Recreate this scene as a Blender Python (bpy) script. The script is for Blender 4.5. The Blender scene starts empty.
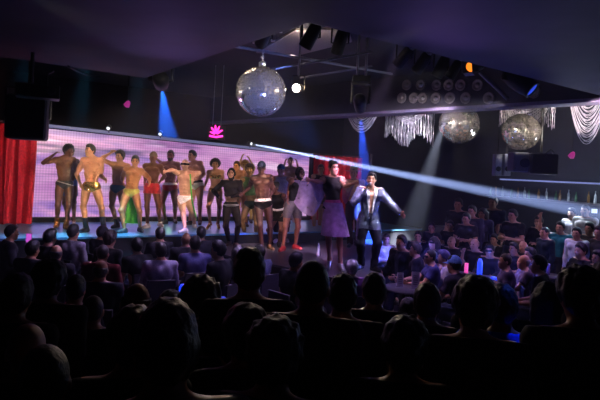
BLUEP = 170000; BEAMP = 5200000; KEY = 1900; FLOORP = 4000; AUDFILL = 450; HAZE = .0031; WB = 42000; SOFP = 26; BALLP = 3600; CURT = 180; RUNP = 1150; RIM = 150; PATCH = 16
import bpy, math, random
import numpy as np
from mathutils import Vector, Matrix
random.seed(4)
C = bpy.context.scene.collection
sc = bpy.context.scene
PI = math.pi
# ------------------------------------------------------------------ camera
F = 540.0; CZ = 2.45; ROLL = math.radians(3.0); HY = 173.0
def uv(px, py):
    c, s = math.cos(ROLL), math.sin(ROLL)
    dx, dy = px-300.0, py-HY
    return dx*c + dy*s, -dx*s + dy*c
def P(px, py, Y):
    u, v = uv(px, py)
    return np.array([u/F*Y, Y, CZ - v/F*Y])
def on(px, py, z):
    u, v = uv(px, py)
    return P(px, py, (CZ-z)*F/v)
cam = bpy.data.cameras.new('camera'); co = bpy.data.objects.new('camera', cam); C.objects.link(co)
cam.sensor_width = 36; cam.lens = 36*F/600.0; cam.clip_end = 200; cam.clip_start = .05
co.matrix_world = Matrix.Translation((0, 0, CZ)) @ Matrix.Rotation(PI/2, 4, 'X') @ Matrix.Rotation(ROLL, 4, 'Z')
cam.shift_y = -(200-HY)/600.0
sc.camera = co
# room frame: s along the stage wall, t out from it
TH = math.radians(35)
A = np.array([math.cos(TH), math.sin(TH), 0]); B = np.array([math.sin(TH), -math.cos(TH), 0])
O = np.array([-6.15, 12.4, 0])
def W(s, t, z=0.0): return O + s*A + t*B + np.array([0, 0, z])
# ------------------------------------------------------------------ materials
MATS = {}
def mat(name, col, rough=.6, metal=0., var=.15, scale=30., bump=0., spec=.5, **kw):
    if name in MATS: return MATS[name]
    m = bpy.data.materials.new(name); m.use_nodes = True
    nt = m.node_tree; b = nt.nodes['Principled BSDF']
    b.inputs['Roughness'].default_value = rough; b.inputs['Metallic'].default_value = metal
    b.inputs['Specular IOR Level'].default_value = spec
    tc = nt.nodes.new('ShaderNodeTexCoord'); n = nt.nodes.new('ShaderNodeTexNoise')
    n.inputs['Scale'].default_value = scale; n.inputs['Detail'].default_value = 3
    nt.links.new(tc.outputs['Object'], n.inputs['Vector'])
    r = nt.nodes.new('ShaderNodeValToRGB')
    r.color_ramp.elements[0].position = .3; r.color_ramp.elements[1].position = .7
    r.color_ramp.elements[0].color = tuple(c*(1-var) for c in col)+(1,)
    r.color_ramp.elements[1].color = tuple(min(1, c*(1+var)) for c in col)+(1,)
    nt.links.new(n.outputs['Fac'], r.inputs['Fac']); nt.links.new(r.outputs['Color'], b.inputs['Base Color'])
    if bump:
        bp = nt.nodes.new('ShaderNodeBump'); bp.inputs['Strength'].default_value = bump; bp.inputs['Distance'].default_value = .01
        nt.links.new(n.outputs['Fac'], bp.inputs['Height']); nt.links.new(bp.outputs['Normal'], b.inputs['Normal'])
    for k, v in kw.items(): b.inputs[k].default_value = v
    MATS[name] = m; return m
def emit(name, col, st):
    if name in MATS: return MATS[name]
    m = bpy.data.materials.new(name); m.use_nodes = True; nt = m.node_tree
    b = nt.nodes['Principled BSDF']; b.inputs['Base Color'].default_value = (.02, .02, .02, 1)
    b.inputs['Emission Color'].default_value = tuple(col)+(1,); b.inputs['Emission Strength'].default_value = st
    MATS[name] = m; return m
def hexc(h):
    v = [int(h[i:i+2], 16)/255 for i in (0, 2, 4)]
    return tuple(x/12.92 if x <= .04045 else ((x+.055)/1.055)**2.4 for x in v)
def cloth(h): return mat('cloth_'+h, hexc(h), .85, var=.2, scale=45, bump=.15, spec=.2)
def skinm(h): return mat('skin_'+h, hexc(h), .42, var=.07, scale=9, spec=.45)
def hairm(h): return mat('hair_'+h, hexc(h), .5, var=.35, scale=70, bump=.5)
def sheer(name, col, alpha, rough=.4):
    m = mat(name, col, rough, scale=12, var=.3); b = m.node_tree.nodes['Principled BSDF']
    b.inputs['Alpha'].default_value = alpha; return m
BLACK = mat('black_metal', (.012, .012, .014), .45, .3, scale=20)
STEEL = mat('brushed_steel', (.55, .55, .58), .3, 1., scale=60)
# ------------------------------------------------------------------ objects
def empty(name, loc, label, cat, group=None, rz=0):
    o = bpy.data.objects.new(name, None); C.objects.link(o); o.location = loc; o.rotation_euler = (0, 0, rz)
    o.empty_display_size = .1
    tag(o, label, cat, group); return o
def tag(o, label=None, cat=None, group=None, kind=None):
    if label: o['label'] = label
    if cat: o['category'] = cat
    if group: o['group'] = group
    if kind: o['kind'] = kind
    return o
class MB:
    def __init__(s): s.v = []; s.f = []
    def add(s, v, f):
        n = len(s.v); s.v += [tuple(map(float, p)) for p in v]; s.f += [tuple(i+n for i in q) for q in f]; return s
    def box(s, c, d, rz=0, M=None):
        x, y, z = d[0]/2, d[1]/2, d[2]/2; b = min(x, y, z)*.12
        vs = []; fs = []
        pts = []
        for sx in (-1, 1):
            for sy in (-1, 1):
                for sz in (-1, 1):
                    pts.append((sx*(x-b), sy*y*1., sz*(z-b))); pts.append((sx*x, sy*(y-b), sz*(z-b))); pts.append((sx*(x-b), sy*(y-b), sz*z))
        R = np.array(Matrix.Rotation(rz, 3, 'Z')) if M is None else np.array(M)
        P0 = np.array([(p[0], p[1], p[2]) for p in pts])
        P0[0::3, 1] = np.sign(P0[0::3, 1])*y
        def idx(sx, sy, sz, k): return ((sx > 0)*4+(sy > 0)*2+(sz > 0))*3+k
        q = []
        for s1 in (-1, 1):
            q.append([idx(-1, s1, -1, 0), idx(1, s1, -1, 0), idx(1, s1, 1, 0), idx(-1, s1, 1, 0)])
            q.append([idx(s1, -1, -1, 1), idx(s1, 1, -1, 1), idx(s1, 1, 1, 1), idx(s1, -1, 1, 1)])
            q.append([idx(-1, -1, s1, 2), idx(1, -1, s1, 2), idx(1, 1, s1, 2), idx(-1, 1, s1, 2)])
            for s2 in (-1, 1):
                q.append([idx(s1, s2, -1, 0), idx(s1, s2, 1, 0), idx(s1, s2, 1, 1), idx(s1, s2, -1, 1)])
                q.append([idx(-1, s1, s2, 0), idx(1, s1, s2, 0), idx(1, s1, s2, 2), idx(-1, s1, s2, 2)])
                q.append([idx(s1, -1, s2, 1), idx(s1, 1, s2, 1), idx(s1, 1, s2, 2), idx(s1, -1, s2, 2)])
                for s3 in (-1, 1): q.append([idx(s1, s2, s3, 0), idx(s1, s2, s3, 1), idx(s1, s2, s3, 2)])
        ctr = P0.mean(0)
        for k, f in enumerate(q):
            a, b2, c2 = P0[f[0]], P0[f[1]], P0[f[2]]
            if np.dot(np.cross(b2-a, c2-a), P0[f].mean(0)) < 0: q[k] = f[::-1]
        return s.add(P0 @ R.T + np.array(c), q)
    def prism(s, poly, z0, z1):
        n = len(poly); v = [(p[0], p[1], z0) for p in poly]+[(p[0], p[1], z1) for p in poly]
        ar = sum(poly[i][0]*poly[(i+1) % n][1]-poly[(i+1) % n][0]*poly[i][1] for i in range(n))
        f = [tuple(range(n))[::-1], tuple(range(n, 2*n))]+[(i, (i+1) % n, n+(i+1) % n, n+i) for i in range(n)]
        if ar < 0: f = [q[::-1] for q in f]
        return s.add(v, f)
    def tube(s, pts, rad, n=10, cap=True):
        pts = [np.array(p, float) for p in pts]
        if not hasattr(rad, '__len__'): rad = [rad]*len(pts)
        V = []; Fc = []; prev = None
        for i, p in enumerate(pts):
            d = pts[min(i+1, len(pts)-1)]-pts[max(i-1, 0)]; d = d/(np.linalg.norm(d)+1e-9)
            if prev is None:
                x = np.cross(d, [0, 0, 1.]) if abs(d[2]) < .9 else np.cross(d, [1., 0, 0])
            else: x = prev - d*np.dot(prev, d)
            x /= np.linalg.norm(x)+1e-9; prev = x; y = np.cross(d, x)
            for k in range(n):
                a = 2*PI*k/n; V.append(p+rad[i]*(math.cos(a)*x+math.sin(a)*y))
        for i in range(len(pts)-1):
            for k in range(n):
                k2 = (k+1) % n; Fc.append((i*n+k, i*n+k2, (i+1)*n+k2, (i+1)*n+k))
        if cap: Fc.append(tuple(range(n))[::-1]); Fc.append(tuple(range((len(pts)-1)*n, len(pts)*n)))
        return s.add(V, Fc)
    def lathe(s, prof, c=(0, 0, 0), n=16):
        V = []; Fc = []
        for r, z in prof:
            for k in range(n):
                a = 2*PI*k/n; V.append((c[0]+r*math.cos(a), c[1]+r*math.sin(a), c[2]+z))
        for i in range(len(prof)-1):
            for k in range(n):
                k2 = (k+1) % n; Fc.append((i*n+k, i*n+k2, (i+1)*n+k2, (i+1)*n+k))
        Fc.append(tuple(range(n))[::-1]); Fc.append(tuple(range((len(prof)-1)*n, len(prof)*n)))
        return s.add(V, Fc)
    def xf(s, M):
        M = Matrix(M); s.v = [tuple(M @ Vector(p)) for p in s.v]; return s
    def build(s, name, m, parent=None, smooth=False):
        me = bpy.data.meshes.new(name); me.from_pydata(s.v, [], s.f); me.update()
        return link(name, me, m, parent, smooth)
def link(name, me, m, parent=None, smooth=False):
    o = bpy.data.objects.new(name, me); C.objects.link(o)
    if m: me.materials.append(m)
    if smooth: me.polygons.foreach_set('use_smooth', [True]*len(me.polygons))
    if parent: o.parent = parent
    return o
def struct(name, mb, m): return tag(mb.build(name, m), kind='structure')
def lookrot(d):
    return Vector(tuple(d)).to_track_quat('-Z', 'Y')
def spot(loc, target, col, power, deg, blend=.3, rad=.05, parent=None, vol=1.0):
    l = bpy.data.lights.new('spot_lamp', 'SPOT'); l.energy = power; l.color = col
    l.spot_size = math.radians(deg); l.spot_blend = blend; l.shadow_soft_size = rad
    o = bpy.data.objects.new('spot_lamp', l); C.objects.link(o); o.location = loc
    o.rotation_mode = 'QUATERNION'; o.rotation_quaternion = lookrot(np.array(target)-np.array(loc)); return o
def pointl(loc, col, power, rad=.05):
    l = bpy.data.lights.new('lamp', 'POINT'); l.energy = power; l.color = col; l.shadow_soft_size = rad
    o = bpy.data.objects.new('lamp', l); C.objects.link(o); o.location = loc; return o
# ------------------------------------------------------------------ implicit surfaces
def sdf_mesh(prims, h, clips=(), lump=None, inflate=0.):
    lo = np.full(3, 1e9); hi = np.full(3, -1e9)
    for p in prims:
        if p[0] == 'c':
            r = max(p[3], p[4]); l = np.minimum(p[1], p[2])-r; u = np.maximum(p[1], p[2])+r
        else:
            r = max(p[3]); l = p[1]-r; u = p[1]+r
        lo = np.minimum(lo, l); hi = np.maximum(hi, u)
    pad = abs(inflate)+3*h+(lump[0] if lump else 0); lo -= pad; hi += pad
    n = np.ceil((hi-lo)/h).astype(int)+1
    f = np.full(n, .5)
    ax = [lo[i]+h*np.arange(n[i]) for i in range(3)]
    for p in prims:
        k = p[5]
        if p[0] == 'c':
            r = max(p[3], p[4]); l = np.minimum(p[1], p[2])-r; u = np.maximum(p[1], p[2])+r
        else:
            r = max(p[3]); l = p[1]-r; u = p[1]+r
        l = l-k-3*h-inflate-.02; u = u+k+3*h+inflate+.02
        i0 = np.maximum(0, np.floor((l-lo)/h).astype(int)); i1 = np.minimum(n, np.ceil((u-lo)/h).astype(int)+1)
        X = ax[0][i0[0]:i1[0], None, None]; Yy = ax[1][None, i0[1]:i1[1], None]; Z = ax[2][None, None, i0[2]:i1[2]]
        if p[0] == 'c':
            a, b = p[1], p[2]; ba = b-a; L = max(np.dot(ba, ba), 1e-9)
            t = np.clip(((X-a[0])*ba[0]+(Yy-a[1])*ba[1]+(Z-a[2])*ba[2])/L, 0, 1)
            d = np.sqrt((X-a[0]-t*ba[0])**2+(Yy-a[1]-t*ba[1])**2+(Z-a[2]-t*ba[2])**2)-(p[3]+(p[4]-p[3])*t)
        else:
            c, R, rr = p[1], p[2], p[3]
            q0 = ((X-c[0])*R[0][0]+(Yy-c[1])*R[0][1]+(Z-c[2])*R[0][2])
            q1 = ((X-c[0])*R[1][0]+(Yy-c[1])*R[1][1]+(Z-c[2])*R[1][2])
            q2 = ((X-c[0])*R[2][0]+(Yy-c[1])*R[2][1]+(Z-c[2])*R[2][2])
            k0 = np.sqrt((q0/rr[0])**2+(q1/rr[1])**2+(q2/rr[2])**2)
            k1 = np.sqrt((q0/rr[0]**2)**2+(q1/rr[1]**2)**2+(q2/rr[2]**2)**2)
            d = k0*(k0-1)/np.maximum(k1, 1e-6)
        s_ = np.s_[i0[0]:i1[0], i0[1]:i1[1], i0[2]:i1[2]]
        g = f[s_]
        if k < 0: f[s_] = np.maximum(g, -d); continue
        hh = np.maximum(k-np.abs(g-d), 0)/k
        f[s_] = np.minimum(g, d)-hh*hh*k*.25
    f -= inflate
    G = (ax[0][:, None, None], ax[1][None, :, None], ax[2][None, None, :])
    if lump:
        am, fr = lump[0], lump[1]; ph = lump[2] if len(lump) > 2 else 0
        f = f+am*(np.sin(G[0]*fr+ph)*np.sin(G[1]*fr*1.13+1+ph)+np.sin(G[2]*fr*.9+ph*2)*np.sin(G[0]*fr*1.37+2))*.7
    for c in clips: f = np.maximum(f, c(*G))
    return nets(f, lo, h)
def nets(f, lo, h):
    f = f+1e-7
    ins = f < 0
    n = np.array(f.shape)
    cnt = np.zeros(n-1, np.int8)
    for dx in (0, 1):
        for dy in (0, 1):
            for dz in (0, 1):
                cnt += ins[dx:n[0]-1+dx, dy:n[1]-1+dy, dz:n[2]-1+dz]
    cell = np.argwhere((cnt > 0) & (cnt < 8))
    if len(cell) == 0: return np.zeros((0, 3)), np.zeros((0, 4), int)
    cor = [(a, b, c) for a in (0, 1) for b in (0, 1) for c in (0, 1)]
    vals = np.stack([f[cell[:, 0]+a, cell[:, 1]+b, cell[:, 2]+c] for a, b, c in cor], 1)
    acc = np.zeros((len(cell), 3)); w = np.zeros(len(cell)); corn = np.array(cor, float)
    for i in range(8):
        for j in range(i+1, 8):
            if abs(corn[i]-corn[j]).sum() != 1: continue
            a, b = vals[:, i], vals[:, j]; m = (a < 0) != (b < 0)
            t = np.where(m, a/np.where(m, a-b, 1), 0)
            acc += np.where(m, 1, 0)[:, None]*(corn[i]+t[:, None]*(corn[j]-corn[i])); w += m
    V = lo+h*(cell+acc/w[:, None])
    ix = np.full(n-1, -1, int); ix[cell[:, 0], cell[:, 1], cell[:, 2]] = np.arange(len(cell))
    Q = []
    for a in range(3):
        b, c = (a+1) % 3, (a+2) % 3
        s0 = [slice(None)]*3; s1 = [slice(None)]*3
        s0[a] = slice(0, n[a]-1); s1[a] = slice(1, n[a])
        e = ins[tuple(s0)] != ins[tuple(s1)]
        E = np.argwhere(e)
        E = E[(E[:, b] > 0) & (E[:, c] > 0) & (E[:, b] < n[b]-1) & (E[:, c] < n[c]-1)]
        ub = np.zeros(3, int); ub[b] = 1; uc = np.zeros(3, int); uc[c] = 1
        q = np.stack([ix[tuple((E-ub-uc).T)], ix[tuple((E-uc).T)], ix[tuple(E.T)], ix[tuple((E-ub).T)]], 1)
        fl = ~ins[tuple(E.T)]
        q[fl] = q[fl][:, ::-1]
        Q.append(q)
    Q = np.concatenate(Q); Q = Q[(Q >= 0).all(1)]
    return V, Q
def np_obj(name, V, Q, m, parent, origin, extra=None):
    V = V-np.array(origin)
    me = bpy.data.meshes.new(name)
    nv, nq = len(V), len(Q); ev, ef = ([], []) if extra is None else (extra.v, extra.f)
    if ev:
        me.from_pydata(V.tolist()+[tuple(np.array(p)-origin) for p in ev], [], Q.tolist()+[tuple(i+nv for i in q) for q in ef])
    else:
        me.vertices.add(nv); me.vertices.foreach_set('co', V.astype(np.float32).ravel())
        me.loops.add(nq*4); me.loops.foreach_set('vertex_index', Q.astype(np.int32).ravel())
        me.polygons.add(nq); me.polygons.foreach_set('loop_start', np.arange(0, nq*4, 4, dtype=np.int32))
    me.update(calc_edges=True); me.validate()
    return link(name, me, m, parent, True)
# ------------------------------------------------------------------ people
def nrm(v): v = np.array(v, float); return v/(np.linalg.norm(v)+1e-9)
def yawv(y):
    y = math.radians(y); return np.array([math.sin(y), -math.cos(y), 0.]), np.array([math.cos(y), math.sin(y), 0.])
UP = np.array([0, 0, 1.])
def frame(up, fwd):
    up = nrm(up); side = nrm(np.cross(up, fwd)); side = side if True else side
    f = nrm(np.cross(side, up)); return np.array([side, f, up])     # rows: side, fwd, up
def cap(a, b, ra, rb, k=.03, t=''): return ('c', np.array(a, float), np.array(b, float), ra, rb, k, t)
def ell(c, R, r, k=.03, t=''): return ('e', np.array(c, float), R, tuple(r), 0, k, t)
def ik(H, Kp, Aa, l1, l2):
    d = Aa-H; L = np.linalg.norm(d)
    if L > (l1+l2)*.998: return H+d*l1/(l1+l2)
    x = (l1*l1-l2*l2+L*L)/(2*L); hh = math.sqrt(max(l1*l1-x*x, 0)); e = d/L
    p = Kp-e*np.dot(Kp, e); return H+e*x+nrm(p)*hh
def body_prims(J, s, sex='m', mus=1.0, face=True):
    T = J['TF']; side, fwd, up = T; pv = J['pel']; nk = J['neck']; PF = J['PF']; ps, pf, pu = PF
    w = 1.0 if sex == 'm' else .86
    pr = []
    mid = pv*.55+nk*.45-fwd*.0
    pr += [ell(pv+pu*.02*s, PF, (.165*s*(1 if sex == 'm' else 1.03), .11*s, .12*s), .06, 'pelvis')]
    ab = pv*.62+nk*.38
    pr += [ell(ab, T, (.142*s*w, .098*s, .15*s), .06, 'abd')]
    ch = pv*.30+nk*.70
    pr += [ell(ch-up*.0, T, (.172*s*w*(.95+.05*mus), .115*s, .165*s), .05, 'chest')]
    if sex == 'm' and face:
        for g in (-1, 1):
            for k in range(3): pr.append(ell(ab+fwd*.083*s+side*g*.036*s+up*(.075-.07*k)*s, T, (.036*s, .024*s*mus, .034*s), .012, 'abd'))
            pr.append(cap(ab+fwd*.04*s+side*g*.12*s+up*.06*s, pv+pf*.075*s+ps*g*.06*s+pu*.05*s, .03*s, .02*s, .03, 'abd'))
    for g in (-1, 1):
        if sex == 'm': pr.append(ell(ch+fwd*.075*s+side*g*.078*s+up*.045*s, T, (.088*s, .052*s*mus, .062*s), .012, 'chest'))
        else: pr.append(ell(ch+fwd*.085*s+side*g*.075*s+up*.01*s, T, (.066*s, .062*s, .062*s), .025, 'chest'))
        pr.append(ell(pv-pf*.065*s+ps*g*.075*s-pu*.045*s, PF, (.088*s, .085*s, .09*s), .03, 'pelvis'))
        pr.append(ell(ch-fwd*.06*s+side*g*.085*s+up*.02*s, T, (.08*s*w, .055*s, .13*s), .04, 'chest'))
        S = J['sh'][g]; E = J['el'][g]; Wr = J['wr'][g]
        pr.append(cap(nk+up*.02*s, S+up*.012*s, .05*s, .05*s*w, .05, 'chest'))
        pr.append(cap(S, S, .068*s*w, .068*s*w, .04, 'arm%d' % g))
        pr.append(cap(S, E, .052*s*w*(.9+.1*mus), .039*s*w, .03, 'arm%d' % g))
        m = S*.5+E*.5; pr.append(cap(S*.6+E*.4, S*.35+E*.65, .05*s*w*mus, .048*s*w*mus, .03, 'arm%d' % g))
        pr.append(cap(E, Wr, .041*s*w, .027*s*w, .025, 'fore%d' % g))
        q = E*.72+Wr*.28; pr.append(cap(q, E*.6+Wr*.4, .043*s*w, .038*s*w, .03, 'fore%d' % g))
        hd = J['hd'][g]; pr.append(ell(Wr+hd[1]*.05*s, hd, (.040*s, .052*s, .017*s), .02, 'hand%d' % g))
        Hp = J['hip'][g]; K = J['kn'][g]; An = J['an'][g]; ff = J['ff'][g]
        pr.append(cap(Hp, K, .09*s*(1 if sex == 'm' else 1.03), .056*s, .04, 'thigh%d' % g))
        pr.append(cap(Hp*.75+K*.25+ff*.015, Hp*.4+K*.6+ff*.015, .082*s, .066*s, .04, 'thigh%d' % g))
        pr.append(cap(K+ff*.012, K+ff*.012, .054*s, .054*s, .03, 'shin%d' % g))
        pr.append(cap(K, An, .052*s, .036*s, .03, 'shin%d' % g))
        pr.append(cap(K*.78+An*.22-ff*.018, K*.58+An*.42-ff*.02, .054*s, .046*s, .03, 'shin%d' % g))
        toe = J['toe'][g]; heel = J['heel'][g]
        pr.append(cap(An, heel, .036*s, .034*s, .02, 'foot%d' % g))
        pr.append(cap(An*.7+heel*.3, toe, .038*s, .024*s, .02, 'foot%d' % g))
        pr.append(cap(heel, toe, .03*s, .026*s, .02, 'foot%d' % g))
    HF = J['HF']; hs, hf, hu = HF; hc = J['head']; q = s if s > .95 else .95
    pr.append(cap(nk-up*.02*s, hc-hu*.06*q-hf*.012, .060*s*(1 if sex == 'm' else .83), .053*s*(1 if sex == 'm' else .86), .03, 'neck'))
    pr.append(ell(hc+hu*.025*q-hf*.008, HF, (.077*q, .097*q, .103*q), .02, 'head'))
    pr.append(ell(hc-hu*.045*q+hf*.028*q, HF, (.060*q, .066*q, .075*q), .03, 'head'))
    if face:
        pr.append(cap(hc-hu*.098*q+hf*.068*q, hc-hu*.098*q+hf*.072*q, .022*q, .022*q, .03, 'head'))
        pr.append(cap(hc+hu*.012*q+hf*.091*q, hc-hu*.028*q+hf*.108*q, .009*q, .0145*q, .012, 'head'))
        pr.append(ell(hc-hu*.066*q+hf*.09*q, HF, (.026*q, .012*q, .013*q), .012, 'head'))
        for g in (-1, 1):
            pr.append(cap(hc+hu*.034*q+hf*.086*q+hs*g*.012*q, hc+hu*.034*q+hf*.072*q+hs*g*.05*q, .011*q, .01*q, .015, 'head'))
            pr.append(cap(hc-hu*.018*q+hf*.07*q+hs*g*.045*q, hc-hu*.018*q+hf*.07*q+hs*g*.045*q, .02*q, .02*q, .03, 'head'))
    for g in (-1, 1):
        pr.append(ell(hc-hu*.005*q-hf*.012*q+hs*g*.079*q, HF, (.011*q, .024*q, .034*q), .008, 'head'))
    return pr
def fingers(mb, Wr, hd, s, curl=.5):
    lat, d, nn = hd
    base = Wr+d*.088*s
    for i, (o, L) in enumerate(((-.03, .068), (-.01, .08), (.011, .076), (.03, .058))):
        b = base+lat*o*s-d*.012*s; e1 = b+(d*math.cos(curl*.5)+nn*math.sin(curl*.5)+lat*o*3*(1-curl))*L*.5*s
        e2 = e1+(d*math.cos(curl*1.6)+nn*math.sin(curl*1.6))*L*.36*s; e3 = e2+(d*math.cos(curl*2.4)+nn*math.sin(curl*2.4))*L*.26*s
        mb.tube([b-d*.02*s, b, e1, e2, e3], [.009*s, .0095*s, .0088*s, .0078*s, .005*s], 6)
    b = Wr+d*.03*s-lat*.03*s; t1 = b+(d*.6-lat*.75+nn*.2)*.042*s; t2 = t1+(d*.95-lat*.25+nn*.3*curl)*.034*s
    mb.tube([b, t1, t2], [.013*s, .0105*s, .006*s], 6)
def headclip(J, kind):
    hs, hf, hu = J['HF']; hc = J['head']; q = J['s'] if J['s'] > .95 else .95
    def c(X, Y, Z):
        f = (X-hc[0])*hf[0]+(Y-hc[1])*hf[1]+(Z-hc[2])*hf[2]; u = (X-hc[0])*hu[0]+(Y-hc[1])*hu[1]+(Z-hc[2])*hu[2]
        f = f/q; u = u/q
        if kind == 'cap': return (np.maximum(-u+.035+f*.0, -1))*q
        if kind == 'bal': return np.maximum(np.maximum(f*.9-u*.1+.02, u-.055), -u-.085)*q
        if kind == 'beard': return np.maximum(np.maximum(u+.042, -f+.0), .0*f-1)*q
        a = (X-hc[0])*hs[0]+(Y-hc[1])*hs[1]+(Z-hc[2])*hs[2]
        return np.maximum(f*.75-u*.66-.010+.004*np.sin(a*190)+.02*np.maximum(0, 1-np.abs(np.abs(a)-.05)/.02)*(f > .03), -u-(.08 if kind == 'short' else .2))*q
    return c
def make_hair(J, root, org, style, col, h, seed=0):
    hs, hf, hu = J['HF']; hc = J['head']; q = J['s'] if J['s'] > .95 else .95
    HF = J['HF']
    if style == 'bald': return
    m = hairm(col)
    sk = [ell(hc+hu*.027*q-hf*.008, HF, (.079*q, .099*q, .106*q), .02)]
    if style == 'buzz': V, Q = sdf_mesh(sk, h, [headclip(J, 'short')], inflate=.004)
    elif style == 'bal': V, Q = sdf_mesh(sk, h, [headclip(J, 'bal')], inflate=.01, lump=(.004, 120, seed))
    elif style == 'short': V, Q = sdf_mesh(sk+[ell(hc+hu*.08*q+hf*.02*q, HF, (.06*q, .075*q, .06*q), .03)], h, [headclip(J, 'short')], inflate=.011, lump=(.006, 110, seed))
    elif style == 'mess': V, Q = sdf_mesh(sk+[ell(hc+hu*.07*q, HF, (.085*q, .1*q, .08*q), .03)], h, [headclip(J, 'short')], inflate=.018, lump=(.009, 85, seed))
    elif style == 'curl': V, Q = sdf_mesh(sk+[ell(hc+hu*.035*q-hf*.03*q, HF, (.125*q, .115*q, .125*q), .03)], h, [headclip(J, 'long')], inflate=.01, lump=(.012, 75, seed))
    elif style == 'long':
        ps = sk+[cap(hc-hf*.05*q+hs*g*.055*q+hu*.02, hc-hf*.075*q+hs*g*.07*q-hu*.24*q, .055*q, .045*q, .03) for g in (-1, 1)]+[cap(hc-hf*.07*q, hc-hf*.09*q-hu*.27*q, .07*q, .055*q, .04)]
        V, Q = sdf_mesh(ps, h, [lambda X, Y, Z: ((X-hc[0])*hf[0]+(Y-hc[1])*hf[1]+(Z-hc[2])*hf[2])-.065*q*((Z-hc[2]) > .0)-.03*q*((Z-hc[2]) <= .0)-.4*np.maximum(Z-hc[2], 0)], inflate=.012, lump=(.007, 95, seed))
    elif style == 'bun':
        V, Q = sdf_mesh(sk+[cap(hc+hu*.1*q-hf*.09*q, hc+hu*.1*q-hf*.09*q, .045*q, .045*q, .02)], h, [headclip(J, 'short')], inflate=.01, lump=(.005, 110, seed))
    np_obj('hair', V, Q, m, root, org)
def halfz(z, keep_below=True):
    return (lambda X, Y, Z: (Z-z)+0*X) if keep_below else (lambda X, Y, Z: (z-Z)+0*X)
def plane(c, n):
    n = nrm(n); return lambda X, Y, Z: (X-c[0])*n[0]+(Y-c[1])*n[1]+(Z-c[2])*n[2]
def pick(pr, *tags): return [p for p in pr if any(p[6].startswith(t) for t in tags)]
def finish_pose(J, s, fyaw, floor, hands=None, heel=0.):
    J['s'] = s; J['ff'] = {}; J['toe'] = {}; J['heel'] = {}
    for g in (-1, 1):
        ff, _ = yawv(fyaw[g]); J['ff'][g] = ff
        a = J['an'][g]; zt = a[2]-.085*s-heel
        J['toe'][g] = np.array([a[0], a[1], zt+.028*s])+ff*.165*s
        J['heel'][g] = np.array([a[0], a[1], zt+.034*s+heel])-ff*.045*s
    J['hd'] = {}
    for g in (-1, 1):
        d = nrm(J['wr'][g]-J['el'][g])
        if hands and hands.get(g) is not None: d = nrm(hands[g])
        fw = J['TF'][1]; n = nrm(-J['TF'][0]*g*.7+fw*.3); n = nrm(n-d*np.dot(n, d))
        lat = nrm(np.cross(d, n)); 
        if np.dot(lat, fw) > 0: lat = -lat
        J['hd'][g] = np.array([lat, d, n])
    return J
def setframes(J, yaw, pyaw, hyaw, htilt=0., hroll=0.):
    f, sd = yawv(yaw); J['TF'] = frame(J['neck']-J['pel'], f)
    f, sd = yawv(pyaw); J['PF'] = frame(UP*1.5+nrm(J['neck']-J['pel'])*.5, f)
    f, sd = yawv(hyaw); hu = UP*math.cos(htilt)+f*math.sin(htilt)+sd*hroll
    J['HF'] = frame(hu, f)
def lift(S, px, py, L, sg):
    T = P(px, py, S[1]); d = T-S; d[1] = 0; n = np.linalg.norm(d)
    if n < L: return S+d+np.array([0, sg*math.sqrt(L*L-n*n), 0])
    return S+d/n*L*min(n/L, 1.06)
def perf_pose(head, neck, pel, aL, aR, ank, floor, yaw=0, pyaw=None, hyaw=None, fy=(-20, 20), lean=0., htilt=0., heel=0., s=None, hroll=0., kd=(0, 0)):
    pyaw = yaw if pyaw is None else pyaw; hyaw = yaw if hyaw is None else hyaw
    as_ = [on(a[0], a[1], floor+.085+heel) for a in ank]
    Y0 = (as_[0][1]+as_[1][1])/2
    hc = P(head[0], head[1], Y0)
    if s is None: s = min(1.06, max(.9, (hc[2]-floor-heel)/1.665))
    J = {}
    J['an'] = {-1: as_[0], 1: as_[1]}
    J['pel'] = P(pel[0], pel[1], Y0)
    f, sd = yawv(pyaw)
    for _ in range(3):
        J['hip'] = {g: J['pel']+sd*g*.088*s-UP*.03*s for g in (-1, 1)}
        over = max(np.linalg.norm(J['hip'][g]-J['an'][g])-.868*s for g in (-1, 1))
        if over > 0: J['pel'] = J['pel']-UP*over
    J['hip'] = {g: J['pel']+sd*g*.088*s-UP*.03*s for g in (-1, 1)}
    n = P(neck[0], neck[1], Y0)+np.array([0, lean, 0]); d = n-J['pel']
    J['neck'] = J['pel']+nrm(d)*min(max(np.linalg.norm(d), .50*s), .60*s)
    hd = P(head[0], head[1], J['neck'][1])-J['neck']; hf, _ = yawv(hyaw)
    J['head'] = J['neck']+nrm(hd)*(.168*s)+hf*.03
    setframes(J, yaw, pyaw, hyaw, htilt, hroll)
    J['kn'] = {g: ik(J['hip'][g], yawv(fy[0 if g < 0 else 1]+kd[0 if g < 0 else 1])[0], J['an'][g], .44*s, .43*s) for g in (-1, 1)}
    w = J['TF'][0]
    J['sh'] = {g: J['neck']+w*g*.175*s-J['TF'][2]*.036*s for g in (-1, 1)}
    J['el'] = {}; J['wr'] = {}
    for g, a in ((-1, aL), (1, aR)):
        J['el'][g] = lift(J['sh'][g], a[0], a[1], .30*s, a[2])
        J['wr'][g] = lift(J['el'][g], a[3], a[4], .255*s, a[5])
    finish_pose(J, s, {-1: fy[0], 1: fy[1]}, floor, heel=heel)
    return J, s
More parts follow.
